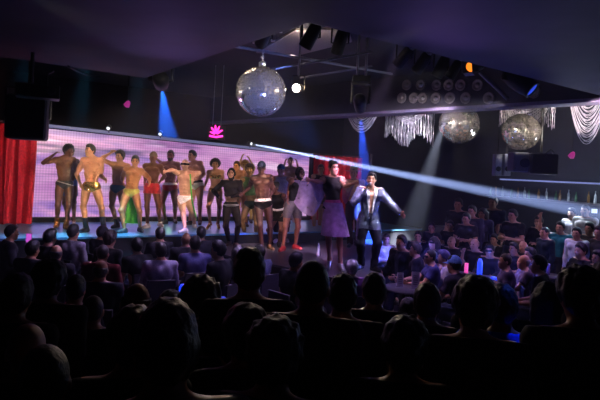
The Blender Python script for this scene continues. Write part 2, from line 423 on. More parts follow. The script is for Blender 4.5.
def garment(kind, m, J, pr, root, org, h, floor, opt=None):
    s = J['s']; pv = J['pel']; ps, pf, pu = J['PF']; T = J['TF']; sd, fw, up = T; nk = J['neck']
    opt = opt or {}
    def loc(X, Y, Z): return ((X-pv[0])*v[0]+(Y-pv[1])*v[1]+(Z-pv[2])*v[2] for v in (ps, pf, pu))
    lump = None
    if kind == 'briefs':
        rise = opt.get('rise', .075); cut = opt.get('cut', .7)
        def v(X, Y, Z):
            a, b, c = loc(X, Y, Z); return (-.125*s+cut*np.abs(a)-c)*.8
        V, Q = sdf_mesh(pick(pr, 'pelvis', 'abd', 'thigh'), h, [plane(pv+pu*rise*s, pu), v], inflate=.009)
        name = opt.get('name', 'briefs')
    elif kind == 'shorts':
        L = opt.get('len', .24)
        V, Q = sdf_mesh(pick(pr, 'pelvis', 'abd', 'thigh'), h, [plane(pv+pu*.09*s, pu), plane(pv-pu*L*s, -pu)], inflate=.014, lump=(.004, 40)); name = 'shorts'
    elif kind in ('trousers', 'leggings'):
        inf = .022 if kind == 'trousers' else .007
        ex = [cap(J['an'][g], J['an'][g]+UP*.08, .045*s, .05*s, .03) for g in (-1, 1)] if kind == 'trousers' else []
        V, Q = sdf_mesh(pick(pr, 'pelvis', 'abd', 'thigh', 'shin')+ex, h, [plane(pv+pu*.10*s, pu), halfz(min(J['an'][g][2] for g in (-1, 1))-.03, False)], inflate=inf, lump=(.004, 38) if kind == 'trousers' else None); name = kind
    elif kind in ('shirt', 'jacket', 'tee', 'tank', 'crop', 'sheertop', 'bodysuit', 'cape'):
        inf = {'shirt': .016, 'jacket': .028, 'tee': .014, 'tank': .008, 'crop': .008, 'sheertop': .008, 'bodysuit': .008}[kind]
        tg = ['chest', 'abd', 'pelvis']
        if kind in ('shirt', 'jacket', 'tee', 'crop', 'sheertop'): tg += ['arm']
        if kind in ('shirt', 'jacket', 'sheertop', 'crop'): tg += ['fore']
        if kind == 'bodysuit': tg += ['thigh']
        lowz = {'shirt': -.14, 'jacket': -.2, 'tee': -.1, 'tank': .06, 'crop': .30, 'sheertop': .12, 'bodysuit': -.125}[kind]
        lowz = opt.get('low', lowz)
        cl = [plane(nk+up*.035*s-fw*.0, nrm(up*.9-fw*-.25))]
        if kind == 'jacket': tg += ['thigh']
        P2 = pick(pr, *tg)
        if kind == 'bodysuit':
            def v(X, Y, Z):
                a, b, c = loc(X, Y, Z); return (-.125*s+.8*np.abs(a)-c)*.8
            cl.append(v)
        elif kind in ('crop', 'sheertop'):
            base = pv+up*lowz*s
            def low(X, Y, Z):
                k = (base[0]-X)*up[0]+(base[1]-Y)*up[1]+(base[2]-Z)*up[2]
                r = np.sqrt((X-pv[0]-(nk-pv)[0]*.5)**2+(Y-pv[1])**2)
                return np.where(r < .21*s, k, -.05)
            cl.append(low)
        else:
            base = pv+up*lowz*s
            tor = nk*.5+pv*.5
            def low(X, Y, Z):
                k = (base[0]-X)*up[0]+(base[1]-Y)*up[1]+(base[2]-Z)*up[2]
                a = (X-tor[0])*sd[0]+(Y-tor[1])*sd[1]
                return np.where(np.abs(a) < .2*s, k, -.05)
            cl.append(low)
        if kind == 'tee':
            for g in (-1, 1):
                e = J['sh'][g]*.35+J['el'][g]*.65; ad = nrm(J['el'][g]-J['sh'][g])
                far = plane(e, ad); ctr = e
                def sl(X, Y, Z, far=far, c0=J['sh'][g], c1=J['el'][g]):
                    d = np.sqrt((X-c1[0])**2+(Y-c1[1])**2+(Z-c1[2])**2)
                    return np.where(d < .16*s, far(X, Y, Z), -.05)
                cl.append(sl)
        if opt.get('open') or kind == 'jacket':
            w = opt.get('open', .05)
            def op(X, Y, Z):
                a = (X-nk[0])*sd[0]+(Y-nk[1])*sd[1]+(Z-nk[2])*sd[2]; b = (X-nk[0])*fw[0]+(Y-nk[1])*fw[1]+(Z-nk[2])*fw[2]; c = (X-nk[0])*up[0]+(Y-nk[1])*up[1]+(Z-nk[2])*up[2]
                ww = w*(1.25+c/(.5*s)*.9)
                return np.where((b > 0) & (c > -.75), np.minimum(ww-np.abs(a), .03), -.05)
            cl.append(op)
        V, Q = sdf_mesh(P2, h, cl, inflate=inf, lump=(.005, 32) if kind in ('shirt', 'jacket', 'tee') else None)
        name = {'tee': 't_shirt', 'tank': 'tank_top', 'crop': 'crop_top', 'sheertop': 'mesh_top', 'bodysuit': 'bodysuit'}.get(kind, kind)
        name = opt.get('name', name)
    elif kind == 'bikini':
        ch = pv*.3+nk*.7
        V, Q = sdf_mesh(pick(pr, 'chest'), h, [plane(ch+up*.05*s, up), plane(ch-up*.05*s, -up)], inflate=.009); name = 'bikini_top'
    elif kind == 'belt':
        z = opt.get('z', .1)
        V, Q = sdf_mesh(pick(pr, 'abd', 'chest', 'pelvis'), h, [plane(pv+up*(z+.028)*s, up), plane(pv+up*(z-.028)*s, -up)], inflate=.018); name = opt.get('name', 'belt')
    elif kind == 'skirt':
        L = opt.get('len', .5); fl = opt.get('flare', .16)
        ps_ = []
        for k in range(20):
            a = 2*PI*k/20; r = fl*(1+.12*math.sin(k*2.4))
            e = pv-UP*L*s+ps*math.cos(a)*r+pf*math.sin(a)*r*.8+opt.get('sway', np.zeros(3))
            b = pv+pu*.10*s+ps*math.cos(a)*.10*s+pf*math.sin(a)*.06*s
            ps_.append(cap(b, e, .05, .045, .06))
        V, Q = sdf_mesh(ps_, h, [plane(pv+pu*.12*s, pu), halfz(pv[2]-L*s, False)], inflate=.0); name = 'skirt'
    elif kind == 'hood':
        hs, hf, hu = J['HF']; hc = J['head']
        def fc(X, Y, Z):
            f = (X-hc[0])*hf[0]+(Y-hc[1])*hf[1]+(Z-hc[2])*hf[2]; u = (X-hc[0])*hu[0]+(Y-hc[1])*hu[1]+(Z-hc[2])*hu[2]
            a = (X-hc[0])*hs[0]+(Y-hc[1])*hs[1]+(Z-hc[2])*hs[2]
            return np.where(f > .02, .078-np.sqrt((a*1.25)**2+(u+.01)**2*.8), -.05)
        V, Q = sdf_mesh(pick(pr, 'head', 'neck'), h, [fc], inflate=.012); name = 'hood'
    elif kind == 'cap':
        hs, hf, hu = J['HF']; hc = J['head']; q = max(s, .95)
        V, Q = sdf_mesh([ell(hc+hu*.03*q-hf*.006, J['HF'], (.08*q, .1*q, .112*q), .02)], h, [headclip(J, 'cap')], inflate=.014); name = 'cap'
        o = np_obj('cap', V, Q, m, root, org)
        mb = MB(); c0 = hc+hu*.045*q; ring = []
        bd = opt.get('back', 1)
        for k in range(9):
            a = PI*k/8; ring.append((c0+hs*math.cos(a)*.085*q+hf*bd*(math.sin(a)*.10*q), c0+hs*math.cos(a)*.075*q+hf*bd*(.02+math.sin(a)*.175*q)-hu*.015))
        V2 = []; Fq = []
        for a, b in ring: V2 += [a, b, b-hu*.006, a-hu*.006]
        for k in range(8):
            i = k*4; j = i+4
            Fq += [(i, i+1, j+1, j), (i+1, i+2, j+2, j+1), (i+2, i+3, j+3, j+2), (i+3, i, j, j+3)]
        mb.add([np.array(p)-org for p in V2], Fq); b = mb.build('brim', m, root, True); b.parent = o
        return
    elif kind == 'hat':
        hs, hf, hu = J['HF']; hc = J['head']; mb = MB()
        pf_ = [(.001, .0), (.2, .0), (.21, .012), (.2, .02), (.1, .022), (.095, .09), (.075, .125), (.001, .13)]
        mb.lathe(pf_, (0, 0, 0), 20); M = Matrix(np.array([hs, -hf, hu]).T.tolist()).to_4x4(); M.translation = Vector(tuple(hc+hu*.06-org))
        mb.xf(M); mb.build('hat', m, root, True); return
    elif kind == 'shades':
        hs, hf, hu = J['HF']; hc = J['head']; q = max(s, .95)
        def bnd(X, Y, Z):
            f = (X-hc[0])*hf[0]+(Y-hc[1])*hf[1]+(Z-hc[2])*hf[2]; u = (X-hc[0])*hu[0]+(Y-hc[1])*hu[1]+(Z-hc[2])*hu[2]
            return np.maximum(np.abs(u-.018*q)-.021*q, .0-f-opt.get('wrap', -.05))
        V, Q = sdf_mesh(pick(pr, 'head'), min(h, .011), [bnd], inflate=.012); name = opt.get('name', 'sunglasses')
    elif kind in ('shoes', 'boots'):
        for g in (-1, 1):
            z1 = floor+opt.get('h', .11 if kind == 'shoes' else .3)
            pp = pick(pr, 'foot%d' % g)+(pick(pr, 'shin%d' % g) if kind == 'boots' else [])
            fl = min(J['toe'][g][2], J['heel'][g][2])-.03
            V, Q = sdf_mesh(pp, min(h, .012), [halfz(z1), halfz(fl, False)], inflate=.012 if kind == 'shoes' else .014)
            np_obj('shoe' if kind == 'shoes' else 'boot', V, Q, m, root, org)
        return
    elif kind == 'heels':
        for g in (-1, 1):
            pp = pick(pr, 'foot%d' % g); a = J['an'][g]
            V, Q = sdf_mesh(pp, min(h, .012), [halfz(a[2]-.035)], inflate=.007)
            ex = MB(); hl = J['heel'][g]; ex.tube([hl-UP*.01, np.array([hl[0], hl[1], floor+.001])], [.014, .007], 8)
            np_obj('high_heel', V, Q, m, root, org, ex)
        return
    else: raise ValueError(kind)
    np_obj(name, V, Q, m, root, org)
def body(J, s, root, org, skin, floor, h, sex='m', mus=1., face=True, curl=(.5, .5), eyes=True, hair_c=None):
    pr = body_prims(J, s, sex, mus, face)
    fx = MB()
    for g in (-1, 1): fingers(fx, J['wr'][g], J['hd'][g], s, curl[0 if g < 0 else 1])
    V, Q = sdf_mesh(pr, h, [halfz(floor+.004, False)])
    np_obj('body', V, Q, skinm(skin), root, org, fx)
    if eyes:
        hs, hf, hu = J['HF']; hc = J['head']; q = max(s, .95)
        for g in (-1, 1):
            mb = MB(); mb.lathe([(.0005, -.0125), (.009, -.009), (.0125, 0), (.009, .009), (.0005, .0125)], hc+hf*.0835*q+hs*g*.031*q+hu*.014*q-org, 10)
            mb.build('eye', mat('eye_dark', (.03, .02, .015), .15), root, True)
            if hair_c: MB().tube([hc+hf*.1*q+hs*g*.012*q+hu*.036*q-org, hc+hf*.095*q+hs*g*.035*q+hu*.044*q-org, hc+hf*.078*q+hs*g*.054*q+hu*.036*q-org], .006, 6).build('eyebrow', hairm(hair_c), root, True)
        MB().tube([hc+hf*(.094-.012*abs(t))*q+hs*t*.024*q-hu*.066*q-org for t in (-1, -.5, 0, .5, 1)], [.004, .008, .009, .008, .004], 6).build('mouth', mat('lips', hexc('8a4038') if sex == 'm' else hexc('a8303c'), .4), root, True)
    return pr
STAGE = 1.0; THR = .75
def performer(label, skin, hair, pose, wear, sex='m', mus=1.05, floor=STAGE, curl=(.5, .5), cat='person', group=None, h=.0115, extra=None):
    J, s = perf_pose(floor=floor, **pose)
    org = np.array([J['pel'][0], J['pel'][1], floor])
    root = empty('person', org, label, cat, group)
    pr = body(J, s, root, org, skin, floor, h, sex, mus, True, curl, True, hair[1] or '17110e')
    make_hair(J, root, org, hair[0], hair[1], .011)
    for w in wear: garment(w[0], w[1], J, pr, root, org, .011, floor, w[2] if len(w) > 2 else None)
    if extra: extra(J, s, root, org, pr)
    return J, root, org
# seated / standing spectators
def aud_pose(base, floor, yaw, s, mode, hyaw=None, arms='lap', lean=.0, rnd=None, headpos=None):
    f, sd = yawv(yaw); J = {}; hyaw = yaw if hyaw is None else hyaw
    b = np.array([base[0], base[1], floor])
    if mode == 'S':
        pz = .51; J['pel'] = b+UP*pz
        J['hip'] = {g: J['pel']+sd*g*.09*s for g in (-1, 1)}
        J['kn'] = {g: J['hip'][g]+f*.42*s+sd*g*.06 for g in (-1, 1)}
        for g in (-1, 1): J['kn'][g][2] = floor+.5
        J['an'] = {g: np.array([J['kn'][g][0], J['kn'][g][1], floor+.085*s])+f*.04 for g in (-1, 1)}
    else:
        J['pel'] = b+UP*.935*s
        J['hip'] = {g: J['pel']+sd*g*.088*s-UP*.03*s for g in (-1, 1)}
        J['an'] = {g: b+sd*g*.12*s+UP*.085*s-f*.02 for g in (-1, 1)}
        J['kn'] = {g: ik(J['hip'][g], f, J['an'][g], .44*s, .43*s) for g in (-1, 1)}
    J['neck'] = J['pel']+(UP*math.cos(lean)+f*math.sin(lean))*.55*s
    hf, hs = yawv(hyaw)
    J['head'] = J['neck']+UP*.158*s+hf*.035+f*math.sin(lean)*.08
    setframes(J, yaw, yaw, hyaw, rnd.uniform(-.05, .08), rnd.uniform(-.08, .08))
    w, fw, up = J['TF']
    J['sh'] = {g: J['neck']+w*g*.178*s-up*.04*s for g in (-1, 1)}
    J['el'] = {}; J['wr'] = {}
    for g in (-1, 1):
        a = arms if isinstance(arms, str) else arms[0 if g < 0 else 1]
        S = J['sh'][g]
        if a == 'lap': e = S+nrm(-up*1+w*g*.25+fw*.15)*.3*s; q = e+nrm(fw*.9-w*g*.35-up*.25)*.255*s
        elif a == 'down': e = S+nrm(-up+w*g*.18-fw*.05)*.3*s; q = e+nrm(-up+fw*.25)*.255*s
        elif a == 'fold': e = S+nrm(-up+w*g*.3+fw*.2)*.3*s; q = e+nrm(fw*.45-w*g*.9+up*.1)*.255*s
        elif a == 'table': e = S+nrm(-up*.8+fw*.6+w*g*.2)*.3*s; q = e+nrm(fw*1.-up*.05-w*g*.2)*.255*s
        elif a == 'face': e = S+nrm(-up*.75+fw*.65+w*g*.1)*.3*s; q = e+nrm(up*.9+fw*.15-w*g*.3)*.255*s
        elif a == 'up': e = S+nrm(up*.35+fw*.5+w*g*.55)*.3*s; q = e+nrm(up*1.+fw*.2-w*g*.1)*.255*s
        elif a == 'out': e = S+nrm(-up*.5+fw*.3+w*g*.8)*.3*s; q = e+nrm(fw*.6+w*g*.3)*.255*s
        J['el'][g] = e; J['wr'][g] = q
    finish_pose(J, s, {-1: yaw, 1: yaw}, floor)
    return J
# ------------------------------------------------------------------ setting
def sbox(mb, s0, s1, t0, t1, z0, z1):
    return mb.prism([W(s0, t0)[:2], W(s1, t0)[:2], W(s1, t1)[:2], W(s0, t1)[:2]], z0, z1)
DARKW = mat('black_painted_wall', (.012, .011, .016), .75, var=.3, scale=3); SOAKB = mat('beam_soak_black', (.0022, .002, .0026), .95, var=.3, scale=30, spec=.0)  # second black made extra deep so the blue beam leaves no pool
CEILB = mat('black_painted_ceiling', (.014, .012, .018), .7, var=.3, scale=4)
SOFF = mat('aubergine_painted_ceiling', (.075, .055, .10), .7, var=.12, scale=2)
FLOORM = mat('dark_club_carpet', (.018, .014, .022), .8, var=.4, scale=14, bump=.2)
STG = mat('glossy_stage_deck', (.26, .66, 1.), .3, .8, var=.12, scale=1.2, spec=.6)  # cyan stage light is put into this deck colour
THRM = mat('dark_runway_deck', (.06, .055, .075), .38, var=.25, scale=5)
SKIRT = mat('black_stage_skirt', (.01, .01, .013), .7, var=.3, scale=20)
m = MB(); sbox(m, -8, 13.2, -4.5, 21, -.2, 0); struct('floor', m, FLOORM)
m = MB(); m.prism([(-5.5, -2.5), (6.5, -2.5), (6.5, 3.75), (2.5, 3.9), (-5.5, 3.9)], .0, .15); struct('floor_terrace', m, FLOORM)
m = MB(); sbox(m, -8, 13.2, -4.5, -4.2, 0, 6); struct('wall_stage', m, SOAKB)
m = MB(); sbox(m, 12.6, 13., -4.2, 21, 0, 6); struct('wall_bar', m, mat('bar_wall_paint', (.012, .012, .022), .7, var=.25, scale=3))
m = MB(); sbox(m, -8, -7.7, -4.2, 21, 0, 6); struct('wall_left', m, DARKW)
m = MB(); sbox(m, -8, 13.2, 20.5, 20.8, 0, 6); struct('wall_rear', m, DARKW)
m = MB(); sbox(m, -8, 13.2, -4.5, 21, 5.0, 5.2); struct('ceiling', m, CEILB)
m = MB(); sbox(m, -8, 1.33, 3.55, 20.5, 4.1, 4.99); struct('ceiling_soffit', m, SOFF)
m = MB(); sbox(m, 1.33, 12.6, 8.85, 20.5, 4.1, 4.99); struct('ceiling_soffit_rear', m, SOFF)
# beam with round dishes
b0 = on(236, 121, 4.1); b1 = on(600, 99.5, 4.1)
bd = nrm((b1-b0)*[1, 1, 0]); bn = np.array([bd[1], -bd[0], 0]); e0 = b0-bd*2; e1 = b1+bd*1.2
if np.dot(bn, -b1) < 0: bn = -bn
m = MB(); m.prism([(e0)[:2], (e1)[:2], (e1-bn*.4)[:2], (e0-bn*.4)[:2]], 4.1, 4.99); struct('beam', m, mat('beam_paint', (.022, .019, .028), .55, var=.2, scale=4))
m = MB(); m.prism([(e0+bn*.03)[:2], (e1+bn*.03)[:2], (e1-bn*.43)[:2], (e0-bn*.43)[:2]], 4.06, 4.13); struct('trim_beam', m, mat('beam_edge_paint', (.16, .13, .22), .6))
# stage
m = MB(); sbox(m, -2.4, 10.02, -.15, 2.75, 0, STAGE-.04); struct('stage', m, SKIRT)
m = MB(); sbox(m, -2.4, 10.02, -.15, 2.8, STAGE-.04, STAGE); struct('stage_deck', m, STG)
tp = [W(3.0, 2.75), np.array([-2.05, 11.25, 0]), np.array([-.15, 9.75, 0]), np.array([.95, 8.65, 0]), np.array([1.5, 9.05, 0]), np.array([1.55, 10.6, 0]), W(8.6, 2.75)]
m = MB(); m.prism([p[:2] for p in tp], 0, THR-.04); struct('stage_runway', m, SKIRT)
ctr = sum(tp)/len(tp)
m = MB(); m.prism([(p+(nrm(p-ctr)*.04 if i not in (0, 6) else 0))[:2] for i, p in enumerate(tp)], THR-.04, THR); struct('stage_runway_deck', m, THRM)
# video wall
def screen_mat():
    m = bpy.data.materials.new('video_wall_picture'); m.use_nodes = True; nt = m.node_tree; L = nt.links.new
    b = nt.nodes['Principled BSDF']; b.inputs['Base Color'].default_value = (.02, .02, .02, 1); b.inputs['Roughness'].default_value = .4
    tc = nt.nodes.new('ShaderNodeTexCoord')
    def noise(sc_, scale, det, w=0):
        mp = nt.nodes.new('ShaderNodeMapping'); mp.inputs['Scale'].default_value = sc_; mp.inputs['Location'].default_value = (w, w, w)
        mp.inputs['Rotation'].default_value = (0, math.radians(4), 0)
        L(tc.outputs['Object'], mp.inputs['Vector']); n = nt.nodes.new('ShaderNodeTexNoise'); n.inputs['Scale'].default_value = scale; n.inputs['Detail'].default_value = det
        n.inputs['Distortion'].default_value = .6
        L(mp.outputs['Vector'], n.inputs['Vector']); return n.outputs['Fac']
    def ramp(f, els):
        r = nt.nodes.new('ShaderNodeValToRGB'); e = r.color_ramp.elements
        e[0].position, e[0].color = els[0][0], els[0][1]+(1,); e[1].position, e[1].color = els[-1][0], els[-1][1]+(1,)
        for p, c in els[1:-1]: x = e.new(p); x.color = c+(1,)
        L(f, r.inputs['Fac']); return r.outputs['Color']
    base = ramp(noise((.32, 1, 1.5), 1.15, 4), [(.30, hexc('4d4a94')), (.41, hexc('9a76b8')), (.50, hexc('cf9cc4')), (.60, hexc('b47ab0')), (.70, hexc('f0d4e6'))])
    st = ramp(noise((.22, 1, 3.4), 1.3, 5, 7), [(.36, (.16, .15, .33)), (.44, (.85, .8, .95)), (.75, (1.15, 1.1, 1.15))])
    mx = nt.nodes.new('ShaderNodeMix'); mx.data_type = 'RGBA'; mx.blend_type = 'MULTIPLY'; mx.inputs[0].default_value = .9
    L(base, mx.inputs[6]); L(st, mx.inputs[7])
    out = mx.outputs[2]
    for ax in ('X', 'Z'):
        w = nt.nodes.new('ShaderNodeTexWave'); w.wave_type = 'BANDS'; w.bands_direction = ax; w.inputs['Scale'].default_value = 2*PI/20/.0625*1.0
        L(tc.outputs['Object'], w.inputs['Vector'])
        q = ramp(w.outputs['Fac'], [(.0, (.7, .68, .74)), (.5, (1., 1., 1.))])
        mm = nt.nodes.new('ShaderNodeMix'); mm.data_type = 'RGBA'; mm.blend_type = 'MULTIPLY'; mm.inputs[0].default_value = .75
        L(out, mm.inputs[6]); L(q, mm.inputs[7]); out = mm.outputs[2]
    L(out, b.inputs['Emission Color']); b.inputs['Emission Strength'].default_value = SCREEN
    return m
SCREEN = 1.25
def slope(m):
    m.v = [(x, y, z+(DZ0+(DZ1-DZ0)*(x+3.9)/7.8)*max(0, (z-.12)/2.04)) for x, y, z in m.v]; return m
DZ0, DZ1 = .02, -.17
vw = empty('video_wall', W(3.85, .0, 1.0), 'wide pinkish lavender video wall with streaky picture behind the dancers', 'screen', rz=TH)
m = MB(); m.box((0, -.02, 1.14), (7.9, .06, 2.04)); slope(m).build('screen', screen_mat(), vw)
m = MB(); m.box((0, .05, 1.16), (8.1, .08, 2.24)); slope(m).build('frame', SOAKB, vw)
m = MB(); m.box((0, -.05, 2.225), (8.1, .12, .07)); slope(m).build('header_strip', emit('header_blue_glow', (.42, .45, .9), .30), vw)  # blue light on the header trim is put in as emission
m = MB(); m.box((0, -.06, .06), (8.1, .1, .12)); m.build('plinth', BLACK, vw)
# curtains
RED = mat('red_velvet', (.36, .008, .022), .7, var=.3, scale=18, spec=.25)
def curtain(s0, s1, t, z0, z1, label, folds):
    r = empty('stage_curtain', W((s0+s1)/2, t, z0), label, 'curtain', 'red stage curtains', TH)
    V = []; Fc = []; n = folds*10; L = s1-s0; nz = 8
    for j in range(nz+1):
        for i in range(n+1):
            x = -L/2+L*i/n; a = 2*PI*folds*i/n; k = .6+.4*j/nz
            V.append((x+.02*math.sin(a*2+j*.3), (.10*math.sin(a+.25*math.sin(j*.7))+.035*math.sin(a*2.3+1))*(1.25-.35*k), (z1-z0)*j/nz))
    for j in range(nz):
        for i in range(n): q = j*(n+1)+i; Fc.append((q, q+1, q+n+2, q+n+1))
    nv = len(V); V2 = V+[(x, y+.012, z) for x, y, z in V]
    F2 = Fc+[tuple(i+nv for i in f[::-1]) for f in Fc]
    MB().add(V2, F2).build('drape', RED, r, True)
    m = MB(); m.tube([(-L/2-.05, .0, z1-z0+.02), (L/2+.05, 0, z1-z0+.02)], .03); m.build('rail', BLACK, r)
curtain(-2.3, -.02, .45, STAGE+.01, 3.2, 'red velvet curtain at the end of the video wall beside the hanging loudspeaker', 9)
curtain(7.95, 9.9, .12, STAGE+.01, 3.05, 'red velvet curtain at the far end of the video wall behind the singer', 8)
m = MB(); sbox(m, 9.9, 10.02, -.1, .5, STAGE, 3.2); struct('trim_proscenium', m, SKIRT)
# fixtures -------------------------------------------------------------------
def lamp_head(name, loc, d, label, cat, kind, lens, group=None, sc_=1., top=None):
    r = empty(name, loc, label, cat, group)
    M = (lookrot(d).to_matrix().to_4x4())
    def bl(nm, mb, mt, sm=True, rot=True, par=None):
        if rot: mb.xf(M)
        o = mb.build(nm, mt, par or r, sm); return o
    if kind == 'mover':
        m = MB().lathe([(.06*sc_, .24*sc_), (.13*sc_, .2*sc_), (.15*sc_, .05*sc_), (.14*sc_, -.12*sc_), (.12*sc_, -.2*sc_), (.125*sc_, -.24*sc_), (.1*sc_, -.24*sc_), (.095*sc_, -.215*sc_)])
        bl('lamp_body', m, BLACK); bl('lens', MB().lathe([(.094*sc_, -.222*sc_), (.094*sc_, -.205*sc_)]), lens)
        m = MB().tube([(-.2*sc_, 0, .42*sc_), (-.2*sc_, 0, 0), (-.13*sc_, 0, 0)], .035*sc_, 8).tube([(.2*sc_, 0, .42*sc_), (.2*sc_, 0, 0), (.13*sc_, 0, 0)], .035*sc_, 8).box((0, 0, .43*sc_), (.46*sc_, .12*sc_, .08*sc_))
        bl('yoke', m, BLACK, False, False)
        bl('base', MB().box((0, 0, .54*sc_), (.4*sc_, .3*sc_, .14*sc_)), BLACK, False, False)
        if top: bl('clamp', MB().tube([(-.1*sc_, 0, .6*sc_), (-.1*sc_, 0, top-loc[2])], .02, 8).tube([(.1*sc_, 0, .6*sc_), (.1*sc_, 0, top-loc[2])], .02, 8), STEEL, True, False)
    else:
        m = MB().lathe([(.05*sc_, .2*sc_), (.085*sc_, .17*sc_), (.095*sc_, .1*sc_), (.1*sc_, -.16*sc_), (.105*sc_, -.18*sc_), (.09*sc_, -.18*sc_), (.085*sc_, -.13*sc_)])
        bl('lamp_body', m, BLACK); bl('lens', MB().lathe([(.084*sc_, -.14*sc_), (.084*sc_, -.12*sc_)]), lens)
        bl('end_cap', MB().lathe([(.052*sc_, .2*sc_), (.052*sc_, .225*sc_), (.03*sc_, .235*sc_)]), mat('pale_cap', (.5, .48, .5), .5))
        m = MB().tube([(-.13*sc_, 0, .26*sc_), (-.13*sc_, 0, -.02*sc_), (-.1*sc_, 0, -.02*sc_)], .014*sc_, 6).tube([(.13*sc_, 0, .26*sc_), (.13*sc_, 0, -.02*sc_), (.1*sc_, 0, -.02*sc_)], .014*sc_, 6).tube([(-.13*sc_, 0, .26*sc_), (.13*sc_, 0, .26*sc_)], .014*sc_, 6)
        bl('yoke', m, BLACK, False, False)
        if lens is ORL:
            for a in range(4):
                R_ = Matrix.Rotation(a*PI/2, 4, 'Z') @ Matrix.Translation((0, .115*sc_, -.22*sc_)) @ Matrix.Rotation(-.55, 4, 'X')
                bl('barn_door', MB().box((0, 0, 0), (.17*sc_, .008, .11*sc_)).xf(R_), mat('barn_door_metal', (.12, .1, .09), .4, .6), False)
        if top: bl('clamp', MB().tube([(0, 0, .25*sc_), (0, 0, top-loc[2])], .016, 8), STEEL, True, False)
    return r
DL = mat('dark_lens', (.03, .03, .05), .1)
BLUEL = emit('blue_lens', (.03, .12, 1.), 6.); WHITEL = emit('white_lens', (1., .93, .82), 30.); ORL = emit('orange_lens', (1., .22, .015), 1.6)
def beam(loc, tgt, col, pw, deg, blend=.35, off=.3):
    d = nrm(np.array(tgt)-np.array(loc)); return spot(np.array(loc)+d*off, tgt, col, pw, deg, blend, .02)
# the two blue movers
p = P(161, 81, 10.25); q = P(167, 130, 14.4)
lamp_head('moving_light', p, q-p, 'black moving light under the ceiling edge throwing a blue beam beside the video wall', 'stage light', 'mover', BLUEL, 'moving lights', 1.05, 4.99)
beam(p, q, (.02, .16, 1.), BLUEP*1.5, 7.5, .5)
p = P(360, 103, 9.3); q = P(366, 196, 12.2)
lamp_head('moving_light', p, q-p, 'black moving light hung above the singer throwing a narrow blue beam', 'stage light', 'mover', BLUEL, 'moving lights', .75, 4.99)
beam(p, q, (.03, .12, 1.), BLUEP*.8, 9)
# beam lamp on top of the video wall
for i, (s_, lab) in enumerate(((1.6, 'tiny bright lamp on the video wall header above the gold briefs dancer'), (2.9, 'tiny bright lamp on the video wall header above the red briefs dancers'), (5.55, 'bright beam lamp on the video wall header above the black hooded dancer'))):
    p = W(s_, .25, 3.345-.0235*s_)
    r = empty('header_lamp', p, lab, 'stage light', 'lamps on the video wall header')
    d = (P(560, 207, 9.5)-p) if i == 2 else np.array([.1, -1, -.5]); M = lookrot(d).to_matrix().to_4x4()
    MB().lathe([(.02, .1), (.05, .08), (.055, -.06), (.045, -.06), (.04, -.04)]).xf(M).build('lamp_body', BLACK, r, True)
    MB().lathe([(.041, -.05), (.041, -.035)]).xf(M).build('lens', emit('header_lens', (.9, .92, 1.), 1.5), r)
    MB().tube([(0, 0, 0), (0, .03, -.12)], .015, 6).build('bracket', BLACK, r)
    if i == 2:
        spot(p+nrm(d)*.09, p+d, (.45, .58, 1.), BEAMP, 1.7, .4, .015)
        d2 = P(420, 177, 9.5)-p; spot(p+nrm(d2)*.09, p+d2, (.5, .62, 1.), BEAMP*.8, 1.1, .4, .015)
# white beam below the second mirror ball, from an added lamp
p = P(447, 112, 11.9); q = P(423, 190, 13.6)
lamp_head('moving_light', P(449, 97, 13.4), q-p, 'added moving light hidden behind the ceiling beam, above the pale beam', 'stage light', 'mover', emit('pale_lens', (.9, .9, 1.), 1.), 'moving lights', .7, 4.99)
spot(p, q, (.8, .84, 1.), WB, 14, .9, .03)
# pin spot
p = P(298, 88, 8.6); b1c = P(261, 91.5, 7.5)
lamp_head('pin_spot', p, (b1c-p)*.3+np.array([-.1, -1, -.15])*.5, 'small glaring white pin spot aimed past the big mirror ball', 'stage light', 'par', WHITEL, None, .75, 4.99)
spot(p+np.array([-.05, -.14, -.03]), b1c, (1., .93, .85), 60, 12, .4, .02)
# cans
for (x, y, Yd, k, tx, lens, lab) in ((264, 37, 7.0, .8, (-2.5, 11.5, 1.4), DL, 'short black can light at the ceiling edge above the big mirror ball'),
      (311, 36, 7.4, .95, (-1.4, 8.6, 1.6), DL, 'tall black can light under the lit ceiling patch'),
      (340, 42, 7.8, .95, (-.2, 9.4, 1.6), DL, 'black can light farther along from the lit ceiling patch'),
      (404, 57, 9.2, 1., (-.5, 12.5, 1.5), DL, 'first in the row of small cans on the ceiling beam, farthest from the orange lamp'),
      (422, 63, 9.3, 1., (.4, 12, 1.4), DL, 'second small can in the row on the ceiling beam'),
      (441, 67, 9.4, 1., (1.2, 10.5, 1.5), DL, 'third small can in the row on the ceiling beam'),
      (454, 70, 9.4, .9, (1.2, 10.2, 1.5), DL, 'small can beside the orange lamp with a glint on its rim'),
      (475, 66, 8.9, 1.0, (-1.2, 5.0, 3.0), ORL, 'glowing orange lamp at the edge of the ceiling recess')):
    p = P(x, y, Yd)
    lamp_head('can_light', p, np.array(tx)-p, lab, 'stage light', 'par', lens, 'can lights in the ceiling recess', k, 4.965)
p = P(519, 80, 9.2)
lamp_head('moving_light', p, np.array([.75, -.55, -.75]), 'large moving light with a dim blue lens under the ceiling edge by the orange lamp', 'stage light', 'mover', emit('dim_blue_lens', (.03, .08, .9), .8), 'moving lights', 1.25, 4.99)
m = MB(); a, b = P(480, 72, 9.0), P(508, 99, 8.9); m.tube([a, b], .035, 8); r = m.build('lighting_bar', mat('grey_pipe', (.3, .29, .33), .45, .6)); tag(r, 'slanting grey bar hanging below the orange lamp', 'bar')
